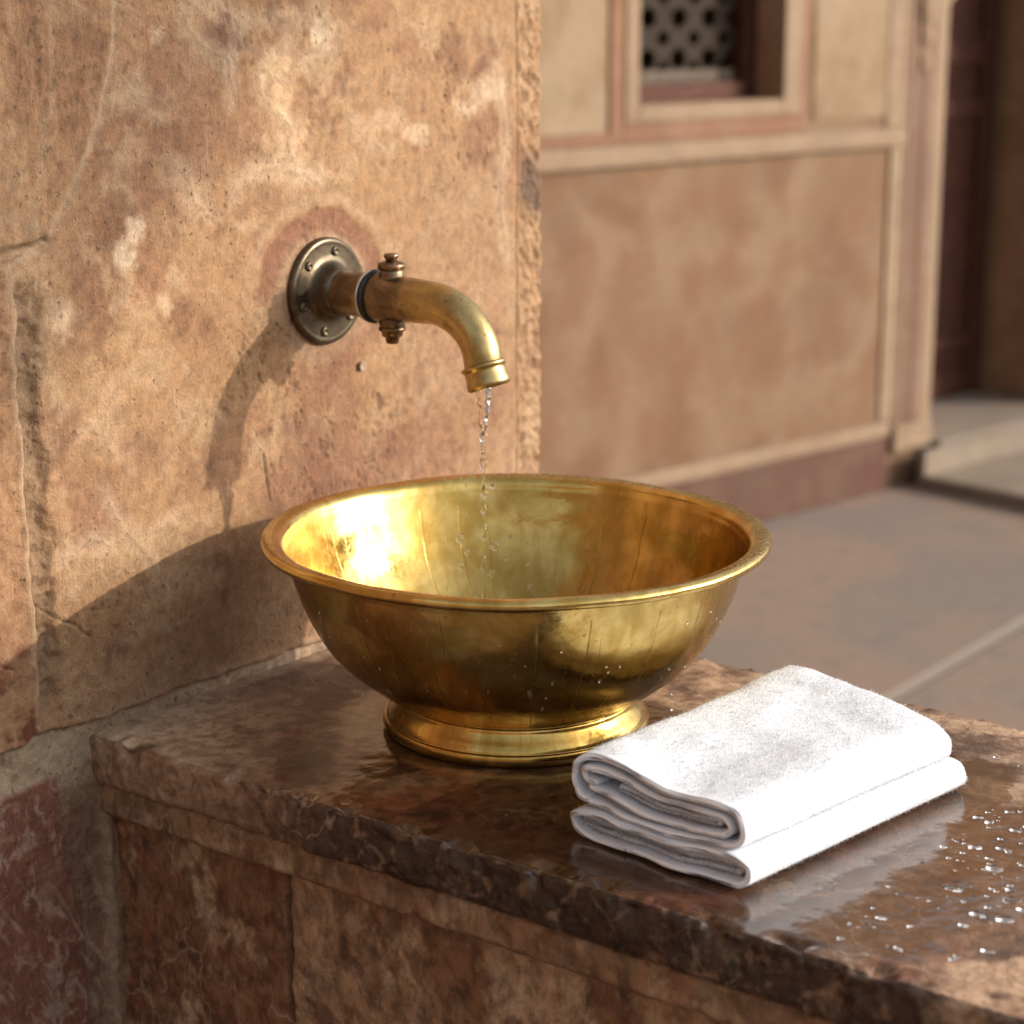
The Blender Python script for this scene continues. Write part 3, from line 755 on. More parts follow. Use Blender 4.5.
# ------------------------------------------------------------------ bowl
BX, BY = .2113, -.2336
def bowl():
    t = empty('brass_bowl', (BX, BY, SLAB_Z + .0006))
    tag(t, 'large round golden brass bowl with flared rim on a ring foot', 'bowl')
    outer = catmull([(.086, .0245), (.091, .0262), (.0995, .0310), (.1125, .0400), (.1285, .0525), (.1425, .0680), (.1525, .0845), (.1600, .101), (.1654, .118), (.1682, .1285)], 10)
    lip = catmull([(.1682, .1285), (.1702, .1335), (.175, .1352), (.181, .1358), (.1848, .1366), (.1866, .1385), (.1868, .1405), (.1858, .1424), (.1832, .1436), (.179, .1437), (.1755, .1428), (.1730, .1415), (.1712, .1396), (.1703, .1375), (.1696, .1350)], 6)
    inner = catmull([(.1686, .1330), (.1668, .1270), (.1638, .118), (.1585, .101), (.1510, .0845), (.1405, .0690), (.1270, .0545), (.111, .0425), (.10, .0335), (.07, .027), (.035, .0255), (.0005, .025)], 10)
    for a_ in (outer, lip, inner): a_[:, 1] = .024 + (a_[:, 1] - .024) * 1.045
    body = np.concatenate([[(.0005, .0215), (.05, .0215), (.084, .0235)], outer[:-1], lip[:-1], inner])
    seg = 384; n = len(body)
    th = np.linspace(0, 2 * math.pi, seg, endpoint=False)[:, None]
    r = body[:, 0][None] * np.ones((seg, 1)); z = body[:, 1][None] * np.ones((seg, 1))
    X = r * np.cos(th); Y = r * np.sin(th)
    dent = fbm(X, Y, z, 14, 3, .5, 3.) * .0006 + fbm(X, Y, z, 45, 2, .5, 4.) * .00015
    sc = 1 + dent / np.maximum(r, .02); X2, Y2 = X * sc, Y * sc
    z2 = z + fbm(np.cos(th) * 1.2, np.sin(th) * 1.2, 0, 1.5, 2, .5, 9.) * .0012 * sst(.1, .14, z)
    ni = len(body) - len(inner)
    lipm = (z > .1455) & (r > .174)
    thg = np.arctan2(np.sin(th), np.cos(th))
    side = .1 + .9 * sst(.1, .6, np.cos(th - math.radians(-15)) * np.ones_like(r))
    kn = lipm * sst(.173, .176, r) * sst(.1862, .1845, r) * side
    z2 = z2 + kn * (fbm(th * .18 * 1., r, 0, 320, 2, .5, 7.) * .0005)
    V = np.stack([X2, Y2, z2], -1).reshape(-1, 3)
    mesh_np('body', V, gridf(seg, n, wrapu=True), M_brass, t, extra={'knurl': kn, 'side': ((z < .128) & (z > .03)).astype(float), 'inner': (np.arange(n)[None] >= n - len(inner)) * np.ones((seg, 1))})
    ft = np.concatenate([catmull([(.0875, .0262), (.0895, .0245), (.0905, .0215), (.0925, .0180), (.0950, .0145), (.0966, .0118), (.0974, .0098)], 6),
                         catmull([(.0975, .0092), (.0988, .0088), (.0997, .0074), (.1000, .0052), (.0995, .0028), (.0985, .0008), (.0972, .0)], 5),
                         [(.086, .0), (.084, .004), (.080, .018), (.080, .0262), (.0875, .0262)]])
    f = lathe('foot', ft, M_brass, t, 256)
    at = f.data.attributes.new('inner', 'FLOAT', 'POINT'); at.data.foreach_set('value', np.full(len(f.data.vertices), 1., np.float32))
bowl()

# ------------------------------------------------------------------ towel
TW = empty('folded_towel', (.17, -.475, SLAB_Z))
tag(TW, 'fluffy white folded terry towel lying on the wet ledge', 'towel')
TC = np.array([[.058, -.389], [.048, -.533], [.286, -.567], [.318, -.407]])  # v0u0, v1u0, v1u1, v0u1
def tmap(u, v, z):
    """u along the length, v across (0 left, 1 front), z height in metres"""
    b = (TC[0] * ((1 - u) * (1 - v))[..., None] + TC[1] * ((1 - u) * v)[..., None] + TC[2] * (u * v)[..., None] + TC[3] * (u * (1 - v))[..., None])
    hh = z / .06
    wave = fbm(u * 1.0, v * .8, 0 * u, 2.4, 2, .5, 3.) * .0055 + fbm(u * 1.2, v, 0 * u, 4, 2, .5, 5.) * .0020
    sag = -.004 * np.exp(-((v - .52) / .22) ** 2) * (1 - .6 * u) + .003 * sst(.7, 1, u) * np.exp(-((v - .45) / .25) ** 2)
    back = .003 * sst(.5, 1, u) * sst(.45, .0, v) - .004 * sst(.6, 1, u) * sst(.5, 1, v)
    zz = z + hh ** 1.3 * (wave + sag + back)
    zz = np.maximum(zz, .0022)
    side = fbm(u, hh * .6, 0 * u, 3, 2, .5, 8.) * .005 * hh
    lx = b[..., 0] - .17 + .006 * fbm(v, hh, 0 * u, 4, 2, .5, 10.) * (1 - 2 * u) - .010 * hh * sst(.6, 1, u) + .004 * hh * (1 - u)
    ly = b[..., 1] + .475 + side
    return np.stack([lx, ly, zz], -1)

def resample(P, d):
    L = np.concatenate([[0], np.cumsum(np.linalg.norm(np.diff(P, axis=0), axis=1))])
    s = np.arange(0, L[-1], d); return np.stack([np.interp(s, L, P[:, i]) for i in range(2)], 1)

FIB = []
def sheet(name, pts, t, u0, u1, fur_fn, nU=150, hem=True):
    """pts: control points (v in metres 0..0.145, z) of the sheet's mid line"""
    P = resample(catmull(pts, 14), .0012)
    T = np.gradient(P, axis=0); T /= np.linalg.norm(T, axis=1)[:, None]; N = np.stack([-T[:, 1], T[:, 0]], 1)
    n = len(P)
    e = np.linspace(-math.pi / 2, math.pi / 2, 7)[1:-1]
    def ring(th):
        A = P + N * th / 2; B = P - N * th / 2
        c1 = np.array([P[-1] + T[-1] * math.cos(a) * th / 2 - N[-1] * math.sin(a) * th / 2 for a in e])
        c0 = np.array([P[0] - T[0] * math.cos(a) * th / 2 + N[0] * math.sin(a) * th / 2 for a in e])
        return np.concatenate([A, c1, B[::-1], c0])
    # u stations with rounded hem ends: the sheet thins at its two cut ends
    us = np.concatenate([np.linspace(0, .006, 5)[:-1], np.linspace(.006, .994, nU), np.linspace(.994, 1, 5)[1:]])
    rows = []
    for q in us:
        e_ = min(q, 1 - q) / .006
        th = t * (math.sqrt(max(1 - (1 - min(e_, 1)) ** 2, .02)))
        rows.append(ring(th))
    Rg = np.array(rows); m = Rg.shape[1]
    U = (u0 + (u1 - u0) * us)[:, None] * np.ones((1, m))
    V = tmap(U, Rg[..., 0] / .145, Rg[..., 1])
    F = [gridf(len(us), m, wrapv=True), np.arange(m)[None][:, ::-1], ((len(us) - 1) * m + np.arange(m))[None]]
    o = mesh_np(name, V.reshape(-1, 3), F, M_towel, TW)
    # hem tube along the near cut end
    k = 10; a = np.linspace(0, 2 * math.pi, k, endpoint=False)
    uu = np.full(n, u0 + .004)
    C = tmap(uu, P[:, 0] / .145, P[:, 1])
    Tn = np.gradient(C, axis=0); Tn /= np.linalg.norm(Tn, axis=1)[:, None]
    ax = np.array([1., -.05, 0]); N3 = np.cross(Tn, ax); N3 /= np.linalg.norm(N3, axis=1)[:, None]
    Hv = C[:, None] + (t * .33) * (np.cos(a)[None, :, None] * N3[:, None] + .75 * np.sin(a)[None, :, None] * ax)
    if hem: mesh_np('hem', Hv.reshape(-1, 3), [gridf(n, k, wrapv=True), np.arange(k)[None][:, ::-1], ((n - 1) * k + np.arange(k))[None]], M_hem, o)
    # pile
    Vg = V; nu_ = len(us)
    Pu, Pm = np.meshgrid(np.arange(nu_ - 1), np.arange(m), indexing='ij')
    a_ = Vg[Pu, Pm]; b_ = Vg[Pu + 1, Pm]; c_ = Vg[Pu, (Pm + 1) % m]
    nrm = np.cross(c_ - a_, b_ - a_); ar = np.linalg.norm(nrm, axis=-1); nrm /= np.maximum(ar, 1e-12)[..., None]
    w = ar * fur_fn(us[Pu], Rg[Pu, Pm, 0], Rg[Pu, Pm, 1], nrm, Pm, m, n)
    return a_, b_, c_, nrm, w, o

def add_pile(data, density, name='terry_pile', length=.0011, wd=.00016):
    a_, b_, c_, nrm, w, o = data
    # orient outward from the sheet: flip if pointing to the sheet's inside
    cnt = rng.poisson(w.ravel() * density); idx = np.repeat(np.arange(len(cnt)), cnt)
    if len(idx) == 0: return
    A = a_.reshape(-1, 3)[idx]; B = b_.reshape(-1, 3)[idx]; C = c_.reshape(-1, 3)[idx]; N = nrm.reshape(-1, 3)[idx]
    r1, r2 = rng.random((2, len(idx), 1))
    P = A + (B - A) * r1 + (C - A) * r2
    # clumping direction from noise gives tufts
    J = rng.normal(size=P.shape)
    cl = np.stack([perlin(P[:, 0] * 260, P[:, 1] * 260, P[:, 2] * 260 + 7 * q) for q in range(3)], 1)
    D = N + .35 * J + .6 * cl; D /= np.linalg.norm(D, axis=1)[:, None]
    D2 = D + .6 * rng.normal(size=P.shape); D2 /= np.linalg.norm(D2, axis=1)[:, None]
    L = length * (.6 + .7 * rng.random((len(P), 1))) * np.where(rng.random((len(P), 1)) < .09, 1.8 if wd < .0002 else 1., 1.)
    sd = np.cross(D, rng.normal(size=P.shape)); sd /= np.linalg.norm(sd, axis=1)[:, None]
    P = P - N * .0003
    p0, p1, p2 = P, P + D * L * .55, P + D * L * .55 + D2 * L * .5
    V = np.stack([p0 - sd * wd, p0 + sd * wd, p1 - sd * wd, p1 + sd * wd, p2 - sd * wd * .7, p2 + sd * wd * .7], 1).reshape(-1, 3)
    b = np.arange(len(P))[:, None] * 6
    F = np.concatenate([b + np.array([0, 1, 3, 2]), b + np.array([2, 3, 5, 4])])
    fn = np.cross(V[F[:, 1]] - V[F[:, 0]], V[F[:, 2]] - V[F[:, 0]]); NN = np.concatenate([N, N])
    fl = (fn * NN).sum(1) < 0; F[fl] = F[fl][:, ::-1]
    ob = mesh_np(name, V, F, M_fibre, o, smooth=True); tag(ob, kind='stuff')
    vn = np.repeat(N + .15 * D, 6, axis=0); vn /= np.linalg.norm(vn, axis=1)[:, None]
    ob.data.normals_split_custom_set_from_vertices(vn.tolist())

# lower fold: closed flat loop ; upper fold: outer roll with an inner return
t_ = .0046
low = [(.048, .0030), (.022, .0030), (.008, .0052), (.0032, .0100), (.0045, .0150), (.012, .0182), (.03, .0190), (.06, .0185), (.09, .0190), (.118, .0205), (.134, .0200), (.1405, .0160), (.1415, .0105), (.1385, .0060), (.130, .0038), (.10, .0036), (.075, .0034), (.049, .0030)]
up_out = [(.016, .0262), (.05, .0238), (.09, .0242), (.122, .0256), (.132, .0290), (.1350, .0360), (.1335, .0430), (.126, .0480), (.11, .0505), (.08, .0520), (.05, .0540), (.024, .0560), (.0085, .0535), (.0030, .0450), (.0030, .0355), (.0075, .0290), (.014, .0272)]
up_in = [(.020, .0395), (.0135, .0400), (.0100, .0435), (.0130, .0475), (.026, .0485), (.05, .0462), (.08, .0450), (.105, .0440), (.120, .0415), (.1250, .0370), (.1220, .0325), (.114, .0305), (.09, .0302), (.06, .0308), (.034, .0335), (.016, .0355)]
def fur_all(us, v, z, nrm, Pm, m, n): return ((us > .022)).astype(float)
def fur_low(us, v, z, nrm, Pm, m, n):
    band = (v > .085) & (z > .0165) & (nrm[..., 2] > .25)
    return ((us > .022) & ~band).astype(float)
lf = sheet('lower_fold', low, t_, 0., 1., fur_low); add_pile(lf, .5e6, length=.0011); add_pile(lf, .12e6, length=.0021, wd=.00034)
uf = sheet('upper_fold', up_out, t_, .01, .975, fur_all); add_pile(uf, .5e6, length=.0011); add_pile(uf, .12e6, length=.0021, wd=.00034)
add_pile(sheet('inner_fold', up_in, t_, .014, .96, lambda us, v, z, nrm, Pm, m, n: ((us > .022) & (us < .25)).astype(float)), 1.2e6)

near_f = lambda us, v, z, nrm, Pm, m, n: (us < .12).astype(float)
fill1 = catmull([(.011, .0112), (.03, .0106), (.06, .0104), (.09, .0108), (.118, .0118), (.130, .0112)], 3)
fill2 = catmull([(.040, .0402), (.06, .0382), (.085, .0372), (.105, .0376), (.115, .0372)], 3)
add_pile(sheet('inner_fold', fill1, .0082, .022, .95, near_f, hem=False), 2.2e6, length=.0024)
add_pile(sheet('inner_fold', fill2, .0050, .028, .94, near_f, hem=False), 2.2e6, length=.0024)

# ------------------------------------------------------------------ water
def water_stream():
    x, y, z = 0, 0, 0
    def prof(pts, seg=24):
        return pts
    zs = np.array([.000, -.006, -.013, -.020, -.026, -.031, -.036])
    rs = np.array([.0062, .0058, .0050, .0042, .0036, .0030, .0012])
    P = catmull(np.stack([rs, zs], 1), 6)
    prf = np.concatenate([[(.0001, .0005)], P, [(.0001, P[-1, 1] - .0004)]])
    o = lathe('water_trickle', prf, M_water, None, 32)
    V = np.zeros(len(o.data.vertices) * 3); o.data.vertices.foreach_get('co', V); V = V.reshape(-1, 3)
    V[:, 0] += fbm(0, 0, V[:, 2], 60, 2, .5, 3.) * .001; V[:, 1] += fbm(0, 0, V[:, 2], 60, 2, .5, 8.) * .001
    V[:, :2] *= (1 + fbm(V[:, 0], V[:, 1], V[:, 2], 220, 2, .5, 4.) * .35)[:, None]
    o.data.vertices.foreach_set('co', V.ravel())
    o.location = OUT + np.array([0, 0, .0015])
    tag(o, 'short clear trickle of water leaving the brass spout', 'water')
water_stream()

def drop_mesh(name, L, r, tail=1.):
    t = np.linspace(0, 1, 22)
    rad = r * np.sin(math.pi * t) ** .8 * (1 - .55 * tail * t); z = (t - .35) * L
    rad[0] = rad[-1] = .00004
    V = np.stack([rad, z], 1)
    me = lathe(name, V, M_water, None, 20)
    return me
DG = 'drops falling from the tap'
DL = 'clear drop of water falling below the spout'
protoL = drop_mesh('water_drop', .022, .0036); protoS = drop_mesh('water_drop', .006, .003, .3)
for p in (protoL, protoS): tag(p, DL, 'water drop', DG)
def place(proto, loc, sc, first):
    o = proto if first else proto.copy()
    if not first: COL.objects.link(o)
    o.location = loc; o.scale = (sc[0], sc[0], sc[1]); return o
falls = [(-.039, 1.25, .55, 0), (-.060, 1.0, .8, 0), (-.083, .9, .55, 0), (-.096, .8, .5, 0), (-.115, 1.15, .75, 0), (-.142, 1.1, .85, 0), (-.170, .7, 1.0, 0), (-.192, .9, .7, 0), (-.047, .75, 1.1, 0), (-.103, .3, .6, 0), (-.072, .35, .7, 0)]
for i, (dz, a, b, dx) in enumerate(falls):
    place(protoL, OUT + np.array([dx + random.uniform(-.0008, .0008), 0, dz]), (a, b), i == 0)
spl = [(.007, -.078, .8), (-.019, -.120, 1.2), (-.013, -.131, .9), (.008, -.126, 1.2), (.015, -.123, .4), (.018, -.136, .6), (-.018, -.142, 1.0), (-.006, -.168, 1.0), (.034, -.140, .6), (.036, -.158, .8), (.013, -.176, .5), (-.003, -.190, .5), (.05, -.15, .5), (.042, -.175, .8), (-.03, -.16, .5), (.006, -.148, .9)]
for i, (dx, dz, s) in enumerate(spl):
    # sideways along the camera's right, which is (0.6,-0.8)
    place(protoS, OUT + np.array([dx * .6, -dx * .8, dz]), (s, s * 1.15), i == 0)

# beads of water on the slab
BG = 'water beads on the wet slab'; BLb = 'small clear bead of water standing on the wet brown slab'
bead0 = None
bp = [(.0001, .0)] + [(.003 * math.cos(a), .00115 * math.sin(a)) for a in np.linspace(0, math.pi / 2, 9)]; bp[-1] = (.00002, .00115)
cnt = 0
placed = []
while cnt < 210:
    if cnt < 150: x, y = random.gauss(.19, .075), random.gauss(-.625, .04)
    else: x, y = random.uniform(.03, .40), random.uniform(-.72, -.28)
    if not (.015 < x < .41 and -.86 < y < -.05): continue
    if y > -.59 and y < -.37 and .03 < x < .34: continue
    if math.hypot(x - BX, y - BY) < .115: continue
    s = random.choice([.16, .2, .24, .3, .35, .45, .6, 1.0, 1.3]) * random.uniform(.8, 1.2)
    if any(math.hypot(x - a, y - b) < .0034 * (s + c) for a, b, c in placed): continue
    placed.append((x, y, s))
    if bead0 is None:
        bead0 = lathe('water_bead', bp, M_water, None, 20); tag(bead0, BLb, 'water bead', BG); o = bead0
    else:
        o = bead0.copy(); COL.objects.link(o)
    o.location = (x, y, SLAB_Z + .0002); o.scale = (s * random.uniform(.8, 1.7), s * random.uniform(.8, 1.5), s * .55); o.rotation_euler = (0, 0, random.uniform(0, 3))
    cnt += 1

# droplets clinging to the bowl's outside
prof_o = catmull([(.1285, .0537), (.1425, .0700), (.1525, .0872), (.1600, .1045), (.1650, .1222)], 10)
d0 = None
for i in range(46):
    k = random.randrange(2, len(prof_o) - 2); r, z = prof_o[k]; tn = prof_o[k + 1] - prof_o[k - 1]
    a = random.uniform(math.radians(150), math.radians(310))
    n = Vector((tn[1] * math.cos(a), tn[1] * math.sin(a), -tn[0])).normalized()
    if d0 is None:
        d0 = lathe('water_droplet', [(q[0] * .35, q[1] * .7) for q in bp], M_water, None, 12)
        tag(d0, 'tiny clear water droplet clinging to the outside of the brass bowl', 'water droplet', 'droplets clinging to the bowl'); o = d0
    else:
        o = d0.copy(); COL.objects.link(o)
    s = random.uniform(.5, 1.1)
    o.matrix_world = Matrix.Translation(Vector((BX + r * math.cos(a), BY + r * math.sin(a), SLAB_Z + z))) @ n.to_track_quat('Z', 'Y').to_matrix().to_4x4() @ Matrix.Diagonal((s, s * 1.3, s, 1))

# ------------------------------------------------------------------ courtyard building behind
B = empty('courtyard_building', (3.9733, 1.3237, 0), math.radians(-10.5))
tag(B, 'blurred tan sandstone building with lattice window and dark doorway beyond the paving', 'building')
HT = 3.0
boxes('wall', [(-4.2, -.385, 0, .35, 0, .935), (-.385, .148, 0, .35, 0, .935), (-4.2, -1.01, 0, .35, .9355, HT), (-1.0095, -.509, 0, .35, .9355, 1.048), (-1.0095, -.509, 0, .35, 1.85, HT), (-.5085, .148, 0, .35, .9355, HT),
               (.1485, .8795, 0, .35, 2.1, HT), (.88, 4.5, 0, .35, 0, HT)], M_tan, B, 0)
boxes('upper_facing', [(-4.2, -1.102, -.004, -.0005, .99, HT), (-.385, -.085, -.004, -.0005, .99, HT)], M_upper, B, .001)
boxes('plinth', [(-4.2, -.045, -.020, -.0005, 0, .150)], M_plinth, B, .006)
boxes('plinth_moulding', [(-4.2, -.045, -.026, -.0005, .1505, .190)], M_cream, B, .008)
boxes('dado_moulding', [(-4.2, -.022, -.014, -.0005, .912, .962)], M_cream, B, .010)
boxes('string_course', [(-4.2, -1.102, -.012, -.0005, .9625, .989)], M_pink, B, .003)
boxes('panel_border', [(-.07, -.02, -.007, -.0006, .1905, .9115), (-.095, -.02, -.007, -.0006, .9625, HT)], M_cream, B, .003)
w = empty('window', (0, 0, 0)); w.parent = B
boxes('outer_frame', [(-1.10, -1.055, -.010, -.0006, .9625, 1.95), (-1.0545, -.445, -.010, -.0006, .9625, 1.008), (-.4445, -.415, -.010, -.0006, .9625, 1.95)], M_pink, w, .004)
boxes('inner_frame', [(-1.0545, -1.010, -.014, -.0006, 1.0085, 1.90), (-1.0095, -.5095, -.014, -.0006, 1.0085, 1.046), (-.509, -.445, -.014, -.0006, 1.0085, 1.90)], M_cream, w, .005)
boxes('reveal', [(-.5125, -.5092, .0, .075, 1.049, 1.849)], M_reveal, w, 0)
boxes('wooden_frame', [(-.56, -.5126, .076, .13, 1.049, 1.849)], M_wood, w, .003); boxes('wooden_frame', [(-1.009, -.9855, .076, .13, 1.049, 1.849)], M_wood, w, .003)
boxes('bottom_rail', [(-.985, -.5605, .070, .13, 1.049, 1.088)], M_woodf, w, .003)
boxes('lattice_rail', [(-.985, -.5605, .100, .13, 1.0885, 1.118)], M_sill, w, .003)
def jali():
    bm = bmesh.new(); px, pz = .105, .0475
    x0, x1, z0, z1 = -.985, -.561, 1.1185, 1.85
    seen = {}
    def V(x, y, z):
        k = (round(x, 5), round(y, 5), round(z, 5))
        if k not in seen: seen[k] = bm.verts.new((x, y, z))
        return seen[k]
    j = 0; z = z0
    nr = int((z1 - z0) / pz) + 1
    for j in range(nr):
        for i in range(-1, int((x1 - x0) / px) + 2):
            cx = x0 + .02 + i * px + (px / 2 if j % 2 else 0); cz = z0 + .025 + j * pz
            if cx - px / 2 < x0 - .03 or cx + px / 2 > x1 + .03: continue
            outr = [(cx + px / 2, cz), (cx + px / 4, cz + pz / 2), (cx, cz + pz), (cx - px / 4, cz + pz / 2), (cx - px / 2, cz), (cx - px / 4, cz - pz / 2), (cx, cz - pz), (cx + px / 4, cz - pz / 2)]
            sc = .0245 if j % 2 == 0 else .018
            inn = [(cx + sc * math.cos(k * math.pi / 4) * 1.15, cz + sc * math.sin(k * math.pi / 4)) for k in range(8)]
            for k in range(8):
                a, b, c, d = outr[k], outr[(k + 1) % 8], inn[(k + 1) % 8], inn[k]
                bm.faces.new([V(a[0], .118, a[1]), V(b[0], .118, b[1]), V(c[0], .118, c[1]), V(d[0], .118, d[1])])
    me = bpy.data.meshes.new('lattice'); bm.to_mesh(me); bm.free()
    o = link('lattice', me, M_jali, w, False)
    md = o.modifiers.new('t', 'SOLIDIFY'); md.thickness = .022; md.offset = 0
jali()
boxes('room', [(-1.3, -.2, .9, .92, .9, 2.0), (-1.3, -1.28, .351, .899, .9, 2.0), (-.22, -.2, .351, .899, .9, 2.0), (-1.279, -.221, .351, .899, .88, .9), (-1.279, -.221, .351, .899, 1.99, 2.01)], M_void, B, 0)
# door bay
boxes('pilaster_edge', [(-.0195, .0, -.009, -.0006, .150, HT)], M_cream, B, .005)
sh = boxes('pilaster', [(.0005, .045, -.012, -.0006, .175, HT), (.051, .095, -.012, -.0006, .175, HT), (.0455, .0505, -.006, -.0006, .175, HT)], M_shaft, B, .006)
boxes('pilaster_side', [(.0955, .1475, -.012, -.0006, .15, HT)], M_cream, B, .004)
boxes('pilaster_base', [(-.02, .1475, -.024, -.0006, .100, .149), (-.01, .1475, -.018, -.0006, .1495, .172)], M_cream, B, .004)
cap = lathe('capital', catmull([(.0005, 1.100), (.030, 1.102), (.036, 1.112), (.040, 1.125), (.038, 1.140), (.028, 1.150), (.026, 1.158), (.034, 1.168), (.048, 1.185), (.050, 1.20), (.044, 1.214), (.050, 1.225), (.064, 1.245), (.068, 1.265), (.060, 1.285), (.066, 1.30), (.085, 1.33), (.09, 1.37), (.0005, 1.38)], 5), M_cream, B, 40)
cap.location = (.05, -.012, 0); cap.scale = (.5, .25, 1)
brk = None
bm = bmesh.new()
pf = [(.1, 1.17), (.140, 1.172), (.156, 1.185), (.152, 1.20), (.165, 1.212), (.182, 1.222), (.186, 1.238), (.176, 1.25), (.185, 1.265), (.21, 1.29), (.23, 1.33), (.27, 1.40), (.33, 1.48), (.1, 1.48)]
f = bm.faces.new([bm.verts.new((a - .018, .004, b)) for a, b in pf]); r = bmesh.ops.extrude_face_region(bm, geom=[f])
bmesh.ops.translate(bm, vec=(0, .08, 0), verts=[v for v in r['geom'] if isinstance(v, bmesh.types.BMVert)])
bmesh.ops.recalc_face_normals(bm, faces=bm.faces)
me = bpy.data.meshes.new('bracket'); bm.to_mesh(me); bm.free(); link('bracket', me, M_cream, B, False)
D = .28
d = boxes('door', [(.149, .80, D + .012, D + .05, .118, 2.09)], M_door, B, .003)
d2 = boxes('door_panel', [(.16, .225, D, D + .0115, .13, 2.05), (.725, .795, D, D + .0115, .13, 2.05)] + [(.2255, .7245, D, D + .0115, a, b) for a, b in ((.13, .20), (.27, .31), (.95, 1.0), (1.10, 1.16), (1.55, 1.62))], M_door, d, .002)
boxes('door_gap_shade', [(.80, .8795, D + .06, D + .09, .118, 2.09)], M_void, B, 0)  # dark sheet standing in for the shadowed gap beside the leaf
boxes('door_reveal', [(.876, .8795, .001, D + .055, .118, 2.09)], M_reveal, B, 0)
boxes('threshold', [(.1485, .8755, -.05, .30, .0, .114), (.05, 1.6, -.075, -.0505, .0, .100)], M_step, B, .004)
boxes('doorstep', [(.045, 1.6, -1.3, -.0755, .0, .038)], M_step, B, .006)

# ------------------------------------------------------------------ courtyard behind the camera
far = empty('niched_courtyard_wall', (0, -9., 0)); tag(far, 'low sandstone courtyard wall with shallow niches behind the viewer', 'wall')
bl = []
xs = np.arange(-12, 12.1, 3.0)
for a in xs: bl.append((a - .5, a + .5, -.5, 0, 0, 1.2))
bl.append((-12.5, 12.5, -.5, 0, 1.201, 1.7))
boxes('arcade_wall', bl, M_far, far, .01)
boxes('cornice', [(-12.7, 12.7, -.6, .25, 1.701, 1.80)], M_cream, far, .01)
boxes('arcade_back', [(-12.5, 12.5, -.7, -.5005, 0, 1.7)], M_far, far, 0)
side = empty('side_building', (-7.5, -3.5, 0)); tag(side, 'plain sandstone building on the left side of the courtyard', 'building')
boxes('side_wall', [(-.4, 0, -5, 5, 0, 3.2)], M_far, side, .01)
boxes('cornice', [(-.5, .2, -5.1, 5.1, 3.201, 3.32)], M_cream, side, .01)

# tree that shades the top left of the wall
def tree():
    t = empty('courtyard_tree', (2.95, -5.2, 0)); tag(t, 'leafy tree standing in the courtyard behind the viewer', 'tree')
    tr = tube('trunk', [(0, 0, 0), (.03, .02, .8), (-.02, .0, 1.6), (.03, .03, 2.3), (.1, .0, 3.4), (.05, .1, 4.6)], [.15, .12, .105, .09, .06, .03], M_bark, t, 20)
    def limb(a, b, r0, r1):
        a, b = np.array(a), np.array(b); m_ = (a + b) / 2 + rng.normal(size=3) * .06
        tube('limb', catmull([a, m_, b], 4), np.linspace(r0, r1, 9), M_bark, t, 10)
    tips = []
    for i in range(10):
        an = i * 2.4; st = (.03, .02, 2.6 + i * .18); L = .9 - .03 * i
        en = (L * math.cos(an), L * math.sin(an), st[2] + .35 + .25 * random.random()); limb(st, en, .04, .012); tips.append(en)
    n = 5200
    c = rng.normal(size=(n, 3)); c /= np.linalg.norm(c, axis=1)[:, None]; c *= (rng.random((n, 1)) ** .45)
    C = np.array([0, 0, 3.9]) + c * np.array([1.35, 1.15, 1.25])
    cl = perlin(C[:, 0] * 2.2, C[:, 1] * 2.2, C[:, 2] * 2.2); C = C[cl > -.30]
    W = C + np.array([2.95, -5.2, 0])
    xw = W[:, 0] - .72 * np.abs(W[:, 1]); zw = W[:, 2] - .46 * np.abs(W[:, 1])
    # crown hangs only above this line, as the shade edge on the wall shows
    ed = 1.145 + (xw - .055) * .90
    C = C[(zw > ed + .015 * rng.normal(size=len(ed)))]
    ne = 2600; xe = rng.uniform(-.75, .42, ne); ze = 1.150 + (xe - .055) * .90 + rng.random(ne) ** 1.3 * .38 + .012 * rng.normal(size=ne); ye = -5.2 + rng.uniform(-.5, .5, ne)
    E_ = np.stack([xe - .72 * ye, ye, ze - .46 * ye], 1) - np.array([2.95, -5.2, 0]); C = np.concatenate([C, E_])
    m_ = len(C)
    u_ = rng.normal(size=(m_, 3)); u_ /= np.linalg.norm(u_, axis=1)[:, None]; v_ = np.cross(u_, rng.normal(size=(m_, 3))); v_ /= np.linalg.norm(v_, axis=1)[:, None]
    s1 = .055 + .03 * rng.random((m_, 1)); s2 = s1 * .5
    V = np.stack([C - u_ * s1, C + v_ * s2 - u_ * s1 * .1, C + u_ * s1, C - v_ * s2 - u_ * s1 * .1], 1).reshape(-1, 3)
    mesh_np('crown', V, np.arange(m_ * 4).reshape(-1, 4), M_leaf, t, smooth=False)
tree()

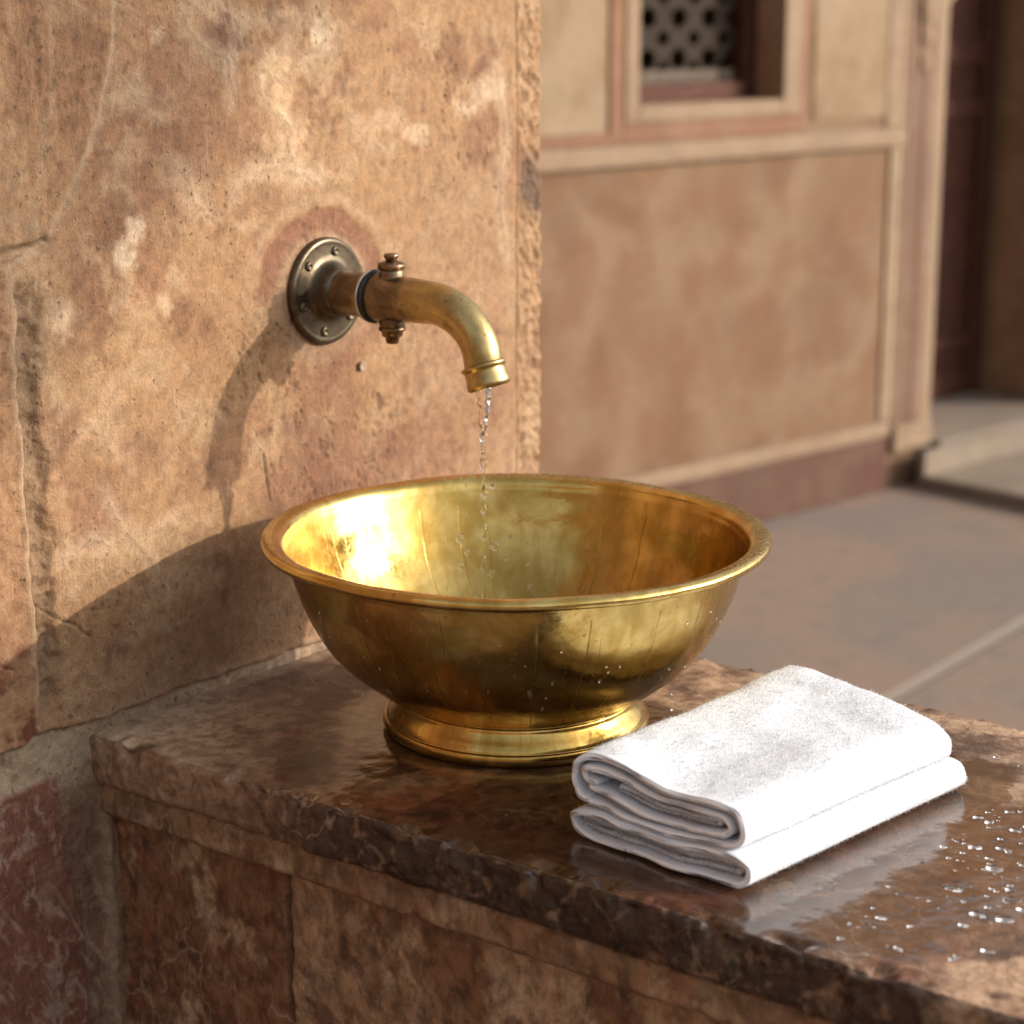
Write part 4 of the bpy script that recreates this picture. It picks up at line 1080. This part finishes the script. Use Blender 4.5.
# ------------------------------------------------------------------ light, sky, camera
sd = Vector((.72, -1, .46)).normalized()
elev = math.asin(sd.z)
W_ = bpy.data.worlds.new('World'); S.world = W_; W_.use_nodes = True
nt = W_.node_tree; bg = nt.nodes['Background']
sky = nt.nodes.new('ShaderNodeTexSky'); sky.sky_type = 'NISHITA'; sky.sun_disc = False
sky.sun_elevation = elev; sky.sun_rotation = math.atan2(sd.x, sd.y); sky.air_density = 1.; sky.dust_density = 4.0; sky.ozone_density = 1.
hs = nt.nodes.new('ShaderNodeHueSaturation'); hs.inputs['Saturation'].default_value = .22
nt.links.new(sky.outputs[0], hs.inputs['Color']); nt.links.new(hs.outputs[0], bg.inputs[0]); bg.inputs[1].default_value = .15
L = bpy.data.lights.new('sun', 'SUN'); L.energy = 2.0; L.angle = math.radians(.6); L.color = (1., .88, .74)
lo = bpy.data.objects.new('sun', L); COL.objects.link(lo); lo.rotation_euler = sd.to_track_quat('Z', 'Y').to_euler(); lo.location = (4, -6, 4)

cam = bpy.data.cameras.new('camera'); co = bpy.data.objects.new('camera', cam); COL.objects.link(co); S.camera = co
co.location = (-.9564, -1.1098, 1.277)
th = math.radians(14); fw = Vector((.7986 * math.cos(th), .6018 * math.cos(th), -math.sin(th)))
co.rotation_euler = fw.to_track_quat('-Z', 'Y').to_euler()
cam.sensor_width = 36; cam.lens = 2050 / 1024 * 36; cam.clip_start = .05; cam.clip_end = 200
cam.dof.use_dof = True; cam.dof.focus_distance = 1.43; cam.dof.aperture_fstop = 6.0
cam.dof.aperture_blades = 8

S.view_settings.view_transform = 'Standard'; S.view_settings.look = 'None'; S.view_settings.exposure = .92; S.view_settings.gamma = 1
S.cycles.use_denoising = True
try: S.cycles.denoiser = 'OPENIMAGEDENOISE'
except Exception: pass
S.cycles.transparent_max_bounces = 24; S.cycles.max_bounces = 12; S.cycles.transmission_bounces = 8; S.cycles.glossy_bounces = 6; S.cycles.diffuse_bounces = 8
S.cycles.sample_clamp_indirect = 6
